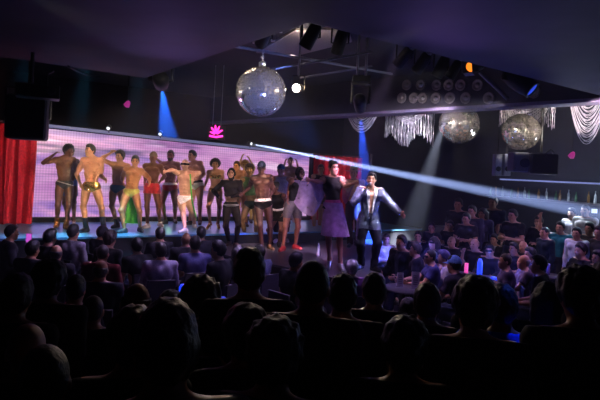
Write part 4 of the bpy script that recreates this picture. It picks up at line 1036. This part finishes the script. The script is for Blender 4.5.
Jx, rx, ox = performer('singer in silver blue sequined jacket and open white shirt holding a microphone', 'c98f78', ('short', '0e0b0c'),
    dict(head=(371.5, 179.5), neck=(371, 189), pel=(368.5, 218), aL=(353.5, 202, -.6, 364.5, 189.5, -1), aR=(389, 203, -1, 398, 211.5, -1), ank=((361, 264), (374, 266)), yaw=5, hyaw=-10, fy=(-25, 30), htilt=-.05),
    [('trousers', cloth('141326')), ('shirt', cloth('e9e6ee'), dict(low=-.06, open=.035)), ('jacket', SEQ, dict(low=-.2, open=.085)), ('shoes', mat('black_shoe', (.015, .015, .02), .3))], 'm', 1.05, floor=THR, curl=(1.1, .15), extra=mic)
# things standing on the runway
p = on(318, 256, THR)
r = empty('water_bottle', p, 'clear water bottle standing on the runway behind the woman in the violet skirt', 'bottle')
MB().lathe([(.035, 0), (.037, .01), (.036, .16), (.03, .2), (.014, .225), (.014, .24)], n=14).build('bottle_body', mat('clear_plastic', (.5, .5, .6), .1, Alpha=.6), r, True)
MB().lathe([(.017, .238), (.017, .262)], n=12).build('cap', mat('white_cap', (.7, .7, .75), .4), r)
# ------------------------------------------------------------------ lights
WARM = (1., .69, .50); LAV = (.80, .68, 1.)
spot(P(311, 36, 7.2)+np.array([-.1, .25, -.35]), W(1.6, 1.2, 1.9), WARM, KEY, 34, .6, .12)
spot(P(264, 37, 7.0)+np.array([-.1, .2, -.25]), W(.2, 1.4, 1.9), WARM, KEY*.9, 30, .6, .12)
spot(P(339, 42, 7.6)+np.array([-.1, .25, -.35]), W(3.8, 1.6, 1.8), WARM, KEY*.7, 28, .6, .12)
spot(P(404, 57, 9.2)+np.array([-.05, .1, -.25]), np.array([-.9, 12.0, 1.4]), (.85, .62, .78), KEY*.35, 30, .7, .1)
spot(P(441, 67, 9.4)+np.array([-.05, -.3, -.25]), np.array([1.3, 10.0, 1.6]), (.86, .80, 1.), KEY*.4, 22, .6, .08)
for s_, c_, k_ in ((-.7, (.12, .6, 1.), .6), (.3, (.12, .65, 1.), 1.), (1.3, (.16, .6, 1.), .8), (2.7, (.6, .4, 1.), .3)):
    spot(W(s_, 3.4, 4.8), W(s_, 2.55, 1), c_, FLOORP*k_, 16, .9, .1)
pointl(W(3.0, .9, 1.3), (.3, 1., .08), .5, .06)
spot(W(6.2, 1.2, 4.7), W(6.0, 1.4, 1.6), (.9, .8, .2), 160, 30, .7, .08)
spot(W(8.9, 2.6, 4.5), W(8.8, 0, 2.0), (1., .3, .3), CURT, 60, .8, .1)
spot(W(-.9, 2.6, 4.3), W(-1.0, .3, 2.0), (1., .35, .35), CURT*.5, 60, .8, .1)
# fill spots added to brighten the audience
VIO = (.52, .30, 1.)
spot(np.array([5.4, 8.6, 4.0]), np.array([3.4, 10.4, .9]), (.5, .28, 1.), AUDFILL*.7, 80, .8, .1)
spot(np.array([1.0, 9.8, 4.4]), np.array([2.4, 9.6, 1]), (.9, .5, .8), AUDFILL*.6, 50, .8, .1)
spot(np.array([1.8, 10.8, 3.6]), np.array([3.4, 9.4, 1.1]), (1., .6, .55), AUDFILL*.8, 30, .8, .1)
spot(np.array([3.4, 11.8, 4.0]), np.array([5.2, 10.2, 1.2]), (.8, .6, 1.), AUDFILL*.6, 50, .8, .1)
spot(np.array([7.0, 12.2, 3.2]), np.array([5.3, 10.9, 1.3]), (.5, .85, 1.), AUDFILL*.9, 26, .8, .1)
spot(np.array([-1.2, 8.9, 4.4]), np.array([-2.5, 8.4, .8]), (.6, .45, 1.), AUDFILL*1.5, 90, .8, .1)
spot(np.array([-4.6, 9.0, 3.2]), np.array([-2.8, 7.6, 1.0]), (.75, .5, .8), AUDFILL*1.2, 60, .8, .1)
spot(np.array([.6, 8.2, 4.4]), np.array([.6, 7.4, .8]), (.55, .35, 1.), AUDFILL*1., 90, .8, .1)
spot(P(298, 88, 8.6)+np.array([-.02, -.25, -.04]), np.array([-.6, 2.6, 1.6]), (1., .78, .6), RIM, 55, .9, .04)
spot(np.array([-2.2, 8.6, 2.9]), np.array([-1.4, 7.2, 4.1]), VIO, SOFP, 120, 1., .15)  # added uplights, here and next, that brighten the soffit
spot(np.array([1.6, 6.8, 3.2]), np.array([2.2, 5.4, 4.1]), VIO, SOFP*.6, 130, 1., .15)
spot(np.array([3.6, 9.4, 3.9]), P(412, 128, 13.6), (.95, .88, 1.), BALLP*.7*.7, 26, .6, .03)  # this and the next three are added to brighten the bead swags
spot(np.array([3.6, 9.4, 3.9]), P(362, 125, 13.2), (.85, .8, 1.), BALLP*.7*.6, 16, .6, .03)
spot(np.array([5.6, 9.0, 3.9]), P(535, 120, 12.6), (1., .85, .8), BALLP*.7*.5, 26, .6, .03)
spot(np.array([5.6, 9.0, 3.9]), P(590, 122, 11.6), (.95, .85, 1.), BALLP*.7*.22, 30, .6, .03)
spot(np.array([2.3, 8.0, 4.0]), on(418, 268, .9), (.12, .14, 1.), 500, 20, .8, .05)  # added blue spots over the drinks tables, here and next
spot(np.array([3.0, 7.6, 4.0]), on(484, 270, .9), (.1, .14, 1.), 420, 14, .8, .05)
# wash spots added to brighten the woman and the runway group
spot(np.array([1.35, 7.6, 4.4]), np.array([.68, 10.6, 1.6]), (.88, .58, 1.), RUNP*2.6, 14, .6, .06)
spot(np.array([-.9, 8.0, 4.4]), np.array([-.5, 11.6, 1.5]), (1., .66, .55), RUNP*.7, 22, .7, .06)
# added blue spot on the man in the vivid shirt
spot(np.array([2.0, 3.3, 3.4]), P(505, 338, 3.1), (.05, .12, 1.), 120, 14, .5, .05)
# added unseen spots that put sparkle on the mirror balls
b2c = P(459, 124, 13.0); b3c = P(521, 132, 12.1)
for tg, dirs in ((b1c, ((-2.2, -2.2, .5), (-.6, -2.8, .7), (1.8, -2.2, .4), (2.6, -.6, .3), (-2.8, .4, .3), (.8, -2.6, -.9))), (b2c, ((-2., -2., -.1), (.4, -2.6, -.2), (2.2, -1.4, -.2))), (b3c, ((-2., -2., -.1), (.4, -2.6, -.2), (2.2, -1.4, -.2)))):
    for k, dv in enumerate(dirs):
        dv = np.array(dv)*(1. if tg is b1c else 1.); spot(tg+dv, tg, (.15, .25, 1.) if k == 5 else (1., .86, .72), BALLP*(.35 if k == 5 else .12), 22, .3, .03)
pointl(W(10.9, 6.4, 2.3), (.75, .85, 1.), 60, .1); pointl(W(11.4, 8.2, 2.2), (.6, .7, 1.), 30, .1)
# haze fills the room
w = bpy.data.worlds.new('club_air'); sc.world = w; w.use_nodes = True; nt = w.node_tree
nt.nodes['Background'].inputs['Strength'].default_value = 0
v = nt.nodes.new('ShaderNodeVolumeScatter'); v.inputs['Density'].default_value = HAZE; v.inputs['Anisotropy'].default_value = .0; v.inputs['Color'].default_value = (.8, .84, 1, 1)
nt.links.new(v.outputs['Volume'], nt.nodes['World Output'].inputs['Volume'])
sc.cycles.volume_bounces = 0; sc.cycles.max_bounces = 6; sc.cycles.diffuse_bounces = 2; sc.cycles.glossy_bounces = 3; sc.cycles.transparent_max_bounces = 12
sc.cycles.sample_clamp_indirect = 4; sc.cycles.use_denoising = True; sc.cycles.caustics_reflective = False; sc.cycles.caustics_refractive = False
sc.view_settings.view_transform = 'Standard'; sc.view_settings.look = 'None'; sc.view_settings.exposure = 0; sc.view_settings.gamma = 1; sc.view_settings.use_curve_mapping = False
# ------------------------------------------------------------------ spectators
SK = ['b98668', 'a87456', '8d5c42', 'c79a80', '5e3d2c']
TROUS = ['14131a', '1b1a24', '201a1a', '17202e']
def chair_proto():
    r = empty('chair', (0, 0, 0), 'x', 'chair')
    mt = mat('chair_fabric', (.03, .025, .04), .7); mtl = mat('chair_metal', (.05, .05, .055), .4, .8)
    MB().box((0, .02, .385), (.44, .42, .05)).build('seat', mt, r); MB().box((0, .25, .66), (.40, .035, .34)).build('backrest', mt, r)
    for sx in (-1, 1):
        for sy in (-1, 1):
            MB().tube([(sx*.19, .02+sy*.18, .37), (sx*.21, .02+sy*.21, .002)], .013, 6).build('leg', mtl, r)
        MB().tube([(sx*.17, .2, .38), (sx*.17, .26, .82)], .012, 6).build('back_post', mtl, r)
    return r
CH0 = [None]
def add_chair(base, yaw, who):
    if CH0[0] is None: r = CH0[0] = chair_proto()
    else:
        r = CH0[0].copy(); C.objects.link(r)
        for c in CH0[0].children: k = c.copy(); C.objects.link(k); k.parent = r
    r.location = base; r.rotation_euler = (0, 0, math.radians(yaw))
    r['label'] = 'black padded chair under a seated spectator'; r['group'] = 'chairs under the seated spectators'
NA = [0]
SING = np.array([1.2, 10.0]); DANC = np.array([-2.6, 11.6])
def zhead(mode, s, lean): return (0.51+.708*s*math.cos(lean)) if mode == 'S' else ((.15 if mode == 'F' else 0)+1.643*s)
def plan(rows, fixed):
    st = []
    for i, r in enumerate(rows):
        px, py, mode, size = r[:4]; lean = r[14] if len(r) > 14 else 0.; s = r[15] if len(r) > 15 and r[15] else None
        u, v = uv(px, py); rnd = random.Random(i*7+3)
        lo, hi = (.9, 1.06) if mode == 'F' else ((.86, 1.12) if mode == 'S' else (.9, 1.08))
        Yr = sorted(((CZ-zhead(mode, lo, lean))*F/v, (CZ-zhead(mode, hi, lean))*F/v))
        if mode == 'F': Y = 135./size
        elif mode == 'S': Y = (CZ-zhead(mode, s or rnd.uniform(.95, 1.02), lean))*F/v
        else: Y = size or (CZ-1.643)*F/v
        if mode == 'T' and size: Yr = (Y-.5, Y+.7)
        Y = min(max(Y, Yr[0]), Yr[1]); st.append([u/F, Y, Yr[0], Yr[1], 0., v/F, mode, lean, 0, px])
    for it in range(500):
        for a in range(len(st)):
            A_ = st[a]; pa = np.array([A_[0]*A_[1]+A_[4], A_[1]])
            for (c, r) in fixed:
                d = pa-c; n = np.linalg.norm(d)
                if n < r:
                    m = (r-n)*.5; dd = d/(n+1e-6); A_[1] = min(max(A_[1]+dd[1]*m, A_[2]), A_[3]); A_[4] = min(max(A_[4]+dd[0]*m*.3, -.12), .12)
            for b in range(a+1, len(st)):
                B_ = st[b]
                if abs(A_[1]-B_[1]) > 1.2: continue
                pb = np.array([B_[0]*B_[1]+B_[4], B_[1]]); d = pb-pa
                if abs(d[0]) > 1.2: continue
                tg = DANC if A_[9] < 262 else SING; f = tg-(pa+pb)/2; f = f/np.linalg.norm(f)
                al = np.dot(d, f); la = d[0]*f[1]-d[1]*f[0]
                q = math.hypot(al*.62 if 'S' in (A_[6], B_[6]) else al*1.05, la*.95); R_ = .46
                if q < R_:
                    m = (R_-q)*.3; sg = 1 if d[1] >= 0 else -1
                    A_[1] = min(max(A_[1]-sg*m, A_[2]), A_[3]); B_[1] = min(max(B_[1]+sg*m, B_[2]), B_[3])
                    sx = 1 if d[0] >= 0 else -1; A_[4] = min(max(A_[4]-sx*m*.15, -.07), .07); B_[4] = min(max(B_[4]+sx*m*.15, -.07), .07)
    out = []
    for S_ in st:
        Y = S_[1]; z = CZ-S_[5]*Y
        s = ((z-.51)/(.708*math.cos(S_[7]))) if S_[6] == 'S' else ((z-(.15 if S_[6] == 'F' else 0))/1.643)
        out.append((S_[0]*Y+S_[4], Y, s))
    return out
def spect(px, py, mode, size, hair, hcol, sk, top, tcol, arms, yo, label, sex='m', wear=(), lean=0., s=None, hyo=0.):
    i = NA[0]; NA[0] += 1; rnd = random.Random(i*7+3)
    x, Y, s = PLAN[i]; fl = .15 if mode == 'F' else 0.
    b = np.array([x, Y])
    tgt = DANC if px < 262 else SING
    d = tgt-b; yaw = math.degrees(math.atan2(d[0], -d[1]))+yo
    f, _ = yawv(yaw)
    base = b-f[:2]*(.04+.55*math.sin(lean))
    smd = 'S' if mode == 'S' else 'T'
    J = aud_pose(base, fl, yaw, s, smd, yaw+hyo, arms, lean, rnd)
    near = Y < 4.2; h = .013 if near else (.017 if Y < 8 else .02)
    org = np.array([base[0], base[1], fl]); root = empty('person', org, label, 'person')
    skin = SK[sk]
    pr = body(J, s, root, org, skin, fl, h, sex, .95, True, (.5, .6), Y > 4)
    make_hair(J, root, org, hair, hcol, .012 if near else .016, i)
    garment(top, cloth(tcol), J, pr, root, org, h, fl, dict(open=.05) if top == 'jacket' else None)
    if top == 'jacket': garment('shirt', cloth('b9b4c4' if i % 3 else '3a3a44'), J, pr, root, org, h, fl)
    garment('trousers', cloth(TROUS[i % 4]), J, pr, root, org, h, fl)
    for w in wear: garment(w[0], w[1], J, pr, root, org, .014, fl, w[2] if len(w) > 2 else None)
    if mode == 'S': add_chair((base[0], base[1], fl), yaw, label)
    return J
D = '0f0c0b'; Br = '2a1c14'; Gy = '8d8a90'; Wh = 'b9b6bc'; Bl = '8a6a3a'
R = [
# standing viewers nearest the camera
(304,288,'F',45,'buzz','1c1410',1,'shirt','15131c','down',0,'short cropped man from behind in the middle of the standing row, below the runway'),
(340,298,'F',43,'short',D,1,'jacket','1b1826','down',4,'dark haired man from behind standing close beside the cropped man in the middle'),
(247,275,'F',43,'short',Br,0,'tee','14121a','down',-6,'tall man from behind with reddish lit ear, head reaching up to the runway edge'),
(384,294,'F',38,'short',D,1,'jacket','20202c','down',3,'man from behind in grey jacket directly below the singer'),
(45,284,'F',42,'mess',D,1,'jacket','121118','down',-4,'shaggy haired man from behind standing below the dancer in tan boots',),
(122,344,'F',62,'mess',D,1,'tee','121016','down',0,'large dark head with bushy hair behind the shaved man, partly covered by another head'),
(154,352,'F',78,'short',Br,1,'tee','100f14','down',5,'biggest dark head nearest the camera overlapping the bushy haired head'),
(182,333,'F',43,'bald','',1,'shirt','16141c','down',0,'narrow shaved head with bare ears standing next to the biggest dark head'),
(66,384,'F',58,'buzz','1a1512',2,'shirt','101016','down',6,'shiny shaved head low at the bottom edge below the shaggy haired man'),
(232,338,'F',56,'mess',D,1,'tee','111018','down',0,'dark curly topped head between the shaved narrow head and the tall man'),
(272,360,'F',66,'mess',D,1,'tee','0f0e14','down',0,'broad dark head lowest in the middle below the cropped man'),
(205,300,'F',38,'curl',D,1,'tee','12101a','down',0,'woman with rounded puffy hair in front of the blue glowing table lamps','f'),
(140,305,'F',34,'bal','3a2a20',0,'shirt','15131c','down',8,'balding man with warm rim light in front of the bushy haired head'),
(405,352,'F',56,'mess',D,1,'tee','0e0d14','down',0,'dark round head low below the man in the grey jacket'),
(473,310,'F',52,'mess',D,1,'jacket','101018','down',-6,'large dark head below the blue bottle, overlapping a second head'),
(490,298,'F',40,'short',D,1,'tee','111019','down',0,'second dark head tucked behind the large head below the blue bottle'),
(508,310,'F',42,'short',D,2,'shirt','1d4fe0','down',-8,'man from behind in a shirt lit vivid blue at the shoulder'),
(543,302,'F',41,'long',D,1,'tee','15131c','down',-14,'long haired woman with lit cheek standing next to the man in the blue lit shirt','f'),
(576,300,'F',54,'mess',D,1,'jacket','12111c','down',-6,'large shaggy head of a man standing second from the bar end of the row'),
(604,288,'F',44,'curl',Br,0,'tee','1a1620','down',-30,'curly haired person cut by the picture edge at the bar end of the row','f'),
(437,306,'F',37,'short',Br,0,'tee','15131b','down',-14,'slim man with a thin bright edge along his profile beside the low round head'),
(32,352,'F',50,'bald','',1,'tee','121118','down',0,'bare head cut off behind the shiny shaved head at the bottom edge'),
(20,300,'F',36,'short',D,1,'tee','111018','down',0,'short haired man half hidden at the outer end of the standing row'),
# seated between the standing row and the stage
(408,313,'S',0,'short',D,1,'tee','17151f','lap',0,'seated dark haired man in front of the slim man with the bright profile edge'),
(170,309,'S',0,'mess',D,1,'tee','14131b','lap',0,'seated person with tousled dark hair beside the puffy haired woman'),
(76,291,'S',0,'short',D,1,'shirt','191722','lap',0,'seated dark haired viewer next to the shaggy haired man'),
(93,312,'S',0,'buzz',Br,1,'shirt','1a1824','lap',5,'seated crop haired viewer nearest the shaggy haired man, low and dark'),
(101,271,'S',0,'bal','5f5a5c',1,'jacket','262430','lap',5,'seated balding grey man in dark jacket behind the man in dark red jacket'),
(103,254,'S',0,'buzz','2a2220',1,'jacket','5a1a1e','lap',0,'seated heavy man in a dark red jacket with a pale collar'),
(56,254,'S',0,'bal','46404a',0,'shirt','25222c','lap',20,'seated older man with a bluish lit cheek in front of the shaggy haired man'),
(33,250,'S',0,'short',D,1,'shirt','1b1924','lap',0,'seated dark haired man beside the lit cheek man, toward the red curtain'),
(51,238,'S',0,'short',D,1,'tee','16151c','lap',0,'small dark head beside the magenta lit phone at the stage edge'),
(12,233,'S',0,'short',D,2,'shirt','191820','lap',-15,'seated viewer in front of the red curtain at the stage edge'),
(76,233,'S',0,'short',D,1,'shirt','7b7480','lap',10,'seated man in a pale greyish shirt below the tan boots dancer'),
(99,233,'S',0,'short',D,1,'tee','18161d','lap',0,'seated dark viewer below the gold briefs dancer'),
(110,240,'S',0,'mess',Br,1,'tee','1b1820','lap',-8,'seated woman with messy brown hair just behind the viewer below the gold briefs dancer','f'),
(137,247,'S',0,'short',D,0,'tee','121118','lap',40,'seated man with a pink lit face looking down toward his phone','m',(),.12),
(160,235,'S',0,'short',D,1,'tee','16151d','lap',25,'seated man in profile at the stage edge below the red trunks dancer'),
(161,252,'S',0,'short',D,1,'shirt','9a93ac','lap',10,'seated broad man in a pale lavender shirt seen from behind'),
(186,240,'S',0,'bald','',1,'tee','17151e','lap',0,'seated bald man at the stage edge below the masked dancer'),
(195,245,'S',0,'short',D,1,'tee','4a4a7a','fold',5,'seated man in a bluish top with bare neck beside the bald man'),
(201,234,'S',0,'short',D,1,'tee','15141b','lap',0,'small dark head close to the runway corner behind the bluish top man'),
(222,251,'S',0,'short',D,0,'tee','0f0f16','lap',45,'seated man in black turning his face aside at the runway corner'),
(236,253,'S',0,'long',D,1,'tee','100f16','lap',0,'seated long haired woman in black next to the man turning his face','f'),
(257,253,'S',0,'short',D,1,'tee','5f6484','lap',12,'seated man in a slate blue t-shirt beside the tall standing man','m',(),0.,.92),
(296,262,'S',0,'short',D,1,'tee','121118','lap',-20,'seated dark haired viewer at the runway edge holding a phone up','m',(),0.,None,0),
(352,269,'S',0,'short',Wh,3,'tee','6a3a7c','lap',10,'seated white haired person lit violet below the woman in the violet skirt','m',(),0.,.9),
(389,240,'S',0,'short',Br,3,'shirt','d9d4dc','fold',35,'seated man in a bright white shirt next to the singer'),
(405,243,'S',0,'short',D,0,'jacket','17161f','lap',40,'seated man in a dark suit beside the man in the white shirt'),
(421,237,'S',0,'short',D,0,'jacket','1c1b26','lap',20,'seated man with a pale collar behind the blue lit table'),
(430,243,'S',0,'long',Br,0,'tee','2a2733','lap',5,'seated woman with glasses and shoulder length hair behind the blue lit table','f',(('shades',BLACK),)),
(440,239,'S',0,'short',D,1,'tee','1d1b26','lap',-5,'dark haired seated man behind the woman with glasses'),
(448,242,'S',0,'bald','',0,'tee','24222e','lap',10,'seated bald man between the blue lit table and the man with the raised hands'),
(426,257,'S',0,'buzz',D,0,'tee','3a3f7c','table',45,'seated man in dark sunglasses lit blue at the drinks table','m',(('shades',BLACK),)),
(440,258,'S',0,'short','4a4460',1,'shirt','d5d0d4','table',20,'seated man in a cream white shirt leaning on the drinks table, blue lit head','m',(),.3),
(455,266,'S',0,'short',D,1,'tee','3a3340','table',10,'seated man in a light blue cap','m',(('cap',cloth('6a90c8')),),.25),
(475,245,'S',0,'bal','3a302c',0,'tee','15141c',('face','lap'),15,'seated balding man with both hands joined in front of his face'),
(486,251,'S',0,'short',D,0,'shirt','14131a','table',45,'seated man with headset and glasses looking down at the blue lit bottle','m',(('shades',BLACK),),.1),
(497,240,'S',0,'short',D,0,'jacket','242230','lap',10,'seated man in jacket and tie behind the man with the headset'),
(512,249,'S',0,'short',D,0,'tee','231f2c','fold',10,'seated dark haired man in profile behind the older grey man'),
(519,262,'S',0,'bal',Gy,0,'tee','55485e','table',15,'seated older grey man stretching a bare arm along the blue lit table'),
(509,262,'S',0,'buzz',Br,0,'tee','4a3f5c','lap',20,'seated man in a purple t-shirt next to the older grey man'),
(530,255,'S',0,'short',D,0,'tee','2c2536','lap',10,'seated man with violet lit profile behind the older grey man'),
(534,265,'S',0,'short',D,0,'tee','17151d','lap',5,'seated dark haired man in black facing the stage next to the purple can'),
(526,247,'S',0,'bal',Wh,0,'shirt','2b2936','lap',0,'seated white haired man in the row before the standing man with the teal edge'),
(509,241,'S',0,'short',D,0,'tee','26212e','lap',5,'seated young man under the end of the light beam'),
(493,236,'S',0,'long',D,0,'tee','2a2030','lap',0,'seated woman with long dark hair under the light beam','f'),
(577,251,'S',0,'short',D,0,'tee','1a1922','fold',15,'seated man with arms folded below the man in the waistcoat'),
(597,258,'S',0,'short',D,0,'tee','1c1a23','lap',20,'seated man at the far edge below the dark haired pair'),
(415,250,'S',0,'short',Br,1,'tee','1b1922','lap',10,'seated man half hidden between the dark suit man and the drinks table'),
# standing in the back half of the room
(463,219,'T',0,'short',D,1,'tee','1d1b26','fold',10,'standing man in a dark t-shirt with folded arms, far back under the beam'),
(460,205,'T',12.6,'short',D,1,'tee','17161f','down',10,'standing man in shadow highest in the crowd under the beam'),
(475,212,'T',12.2,'short',D,1,'shirt','3b3950','down',0,'standing man in a greyish shirt beside the shadowed man'),
(485,214,'T',12.4,'long',Br,1,'shirt','4a4862','down',5,'standing woman with loose hair in a greyish lavender blouse','f'),
(491,203,'T',12.7,'short',D,1,'tee','1a1922','down',5,'dim standing figure farthest back right under the light beam'),
(514,216,'T',11.7,'short',D,0,'tee','14131b','fold',5,'standing man in black with head turned, alone between the seated rows and the beam'),
(447,226,'T',11.9,'short',D,1,'tee','1b1a24','down',12,'standing dark man nearest the pale vertical beam'),
(431,228,'T',12.4,'short',Br,1,'tee','201d2a','down',10,'dim standing figure behind the seated woman with glasses'),
(537,222,'T',11.6,'short',D,0,'shirt','131219','fold',10,'standing tall man in black with a lit face next to the teal edged man'),
(541,233,'T',10.7,'buzz',D,1,'shirt','101a22','down',0,'standing man in a dark shirt with a teal rim light along his back'),
(562,228,'T',11.0,'short',D,1,'tee','1f6a72',('up','down'),20,'standing man in a teal t-shirt raising one hand'),
(576,234,'T',10.6,'short',D,1,'shirt','c9c6cc','down',25,'standing man in a dark waistcoat over white shirt sleeves','m',(('tank',cloth('15141a'),dict(low=-.1)),)),
(589,229,'T',11.0,'short',D,1,'shirt','2c2620','down',15,'standing dark haired man at the bar side, first of a pair'),
(597,233,'T',10.6,'short',D,1,'shirt','24201e','down',5,'standing dark haired man at the bar side, nearer the edge of the pair'),
(584,211,'T',13.0,'buzz',Br,3,'shirt','e6e4ec','down',10,'bartender in a white shirt under the bottle shelf, nearest the till screen'),
(573,214,'T',13.1,'short',D,3,'shirt','dfdde8','down',0,'bartender in a white shirt beside the other bartender, farther from the till screen'),
]
TABLES = [((404, 266), .38), ((408, 288), .38), ((485, 279), .45), ((186, 302), .38), ((224, 306), .38), ((548, 275), .3), ((466, 274), .3)]
PLAN = plan(R, [(on(a[0], a[1], .74)[:2], r+.32) for a, r in TABLES])
for row in R: spect(*row)
# ------------------------------------------------------------------ tables and what stands on them
TT = mat('table_top', (.05, .045, .06), .3); 
def table(x, y, label, r_=.38):
    p = on(x, y, .74); r = empty('round_table', (p[0], p[1], 0), label, 'table')
    MB().lathe([(r_, .715), (r_+.01, .725), (r_, .74)], n=24).build('table_top', TT, r, True)
    MB().lathe([(.035, .03), (.03, .3), (.035, .715)], n=10).build('leg', BLACK, r, True)
    MB().lathe([(.22, .0), (.22, .015), (.05, .035)], n=20).build('base', BLACK, r, True)
    return np.array([p[0], p[1], .742])
GL = mat('drink_glass', (.55, .6, .8), .08, Alpha=.45)
def glass(p, label, group):
    r = empty('wine_glass', p, label, 'glass', group)
    MB().lathe([(.032, 0), (.03, .004), (.005, .012), (.005, .08), (.03, .11), (.036, .15), (.03, .19), (.028, .19), (.033, .15), (.026, .115), (.002, .09)], n=14).build('bowl', GL, r, True)
    MB().lathe([(.002, .094), (.025, .118), (.031, .14), (.001, .142)], n=12).build('drink', mat('blue_lit_drink', (.1, .2, .7), .2), r, True)  # blue light on the drink is put into its colour
def card(p, label, rz, sc_=1.):
    r = empty('menu_card', p, label, 'menu card', 'menu cards on the tables', rz)
    MB().box((0, 0, .11*sc_), (.1*sc_, .012, .22*sc_)).build('panel', mat('card_white', (.62, .58, .68), .5), r)
    m = MB()
    for k in range(5): m.box((0, -.008, (.06+.028*k)*sc_), (.06*sc_*(1-.12*(k % 2)), .003, .008*sc_))
    m.build('printed_lines', mat('card_ink', (.12, .1, .2), .6), r); MB().box((0, 0, .006), (.11*sc_, .06, .012)).build('base', mat('clear_acrylic', (.4, .4, .5), .1), r)
def lampblue(p, label, h=.2, rr=.035, st=3.):
    r = empty('table_lamp', p, label, 'table lamp', 'blue glowing table lamps')
    MB().lathe([(rr, 0), (rr*1.05, .01), (rr, h*.8), (rr*.6, h), (.004, h)], n=14).build('shade', emit('blue_lamp_%d' % int(st*10), (.012, .05, 1.), st*.5), r, True)
    MB().lathe([(rr*1.2, 0), (rr*1.2, .008), (rr, .01)], n=14).build('base', BLACK, r, True)
c = table(404, 266, 'round cocktail table with blue lit drinks beside the seated man in the dark suit')
for i, (dx, dy) in enumerate(((-.16, .06), (.12, .12), (.0, -.1))): glass(c+np.array([dx, dy, 0]), ('wine glass with blue lit drink nearest the singer', 'wine glass with blue lit drink nearest the seated men', 'wine glass with blue lit drink between the other two, nearest the menu cards')[i], 'wine glasses on the blue lit drinks table')
lampblue(c+np.array([.23, -.02, 0]), 'small blue glowing lamp on the drinks table by the seated man in sunglasses', .07, .05, 2.)
pointl(c+np.array([.1, .05, .3]), (.1, .13, 1.), 45, .05)
c = table(408, 288, 'round cocktail table with two white menu cards in front of the drinks table')
card(c+np.array([-.12, .05, 0]), 'white menu card standing nearest the singer', .1); card(c+np.array([.1, -.05, 0]), 'taller white menu card standing beside the man in the cream shirt', -.1, 1.2)
c = table(485, 279, 'round table glowing blue in front of the man with the headset', .45)
lampblue(c+np.array([-.12, -.05, 0]), 'tall blue glowing bottle lamp in front of the man with the headset', .36, .045, 2.6)
lampblue(c+np.array([.12, -.1, 0]), 'low blue glowing lamp beside the tall blue bottle lamp', .06, .06, 2.)
pointl(c+np.array([.1, 0, .3]), (.06, .12, 1.), 40, .05)
c = table(186, 302, 'round table with two blue glowing lamps behind the puffy haired woman')
lampblue(c+np.array([-.05, 0, 0]), 'square blue glowing lamp with pale frame between the tousled viewer and the puffy haired woman', .22, .05, 2.4)
card(c+np.array([.10, .16, 0]), 'menu card in dim light standing on the table with blue lamps', .0)
c = table(224, 306, 'round table with one blue glowing lamp beside the tall man')
lampblue(c+np.array([-.02, 0, 0]), 'blue glowing lamp standing next to the tall man', .11, .05, 1.2)
c = table(548, 275, 'small round table with a purple can beside the dark haired man in black', .3)
r = empty('drink_can', c+np.array([.0, 0, 0]), 'slim purple can standing on the small table', 'can'); MB().lathe([(.03, 0), (.034, .01), (.034, .2), (.028, .215), (.02, .213)], n=14).build('can_body', mat('purple_can', (.3, .2, .5), .25, .6), r, True); MB().lathe([(.027, .214), (.027, .218)], n=12).build('lid', STEEL, r)
c = table(466, 274, 'small round table with a pink glowing drink by the man with joined hands', .3)
r = empty('tall_drink', c, 'tall drink glowing pink in front of the man with joined hands', 'drink'); MB().lathe([(.03, 0), (.034, .005), (.036, .2), (.032, .2)], n=14).build('tumbler', emit('pink_drink', (1., .1, .5), .9), r, True); MB().tube([(0, 0, .1), (.03, 0, .27)], .004, 6).build('straw', BLACK, r)
r = empty('phone', on(30, 239, 1.08), 'phone with a magenta lit screen held up at the stage edge by the red curtain', 'phone', rz=.1)
r.location = tuple(P(29, 238, 8.6)); MB().box((0, 0, 0), (.09, .012, .15)).build('case', BLACK, r); MB().box((0, -.008, 0), (.08, .004, .135)).build('display', emit('magenta_screen', (.75, .12, .8), .8), r)
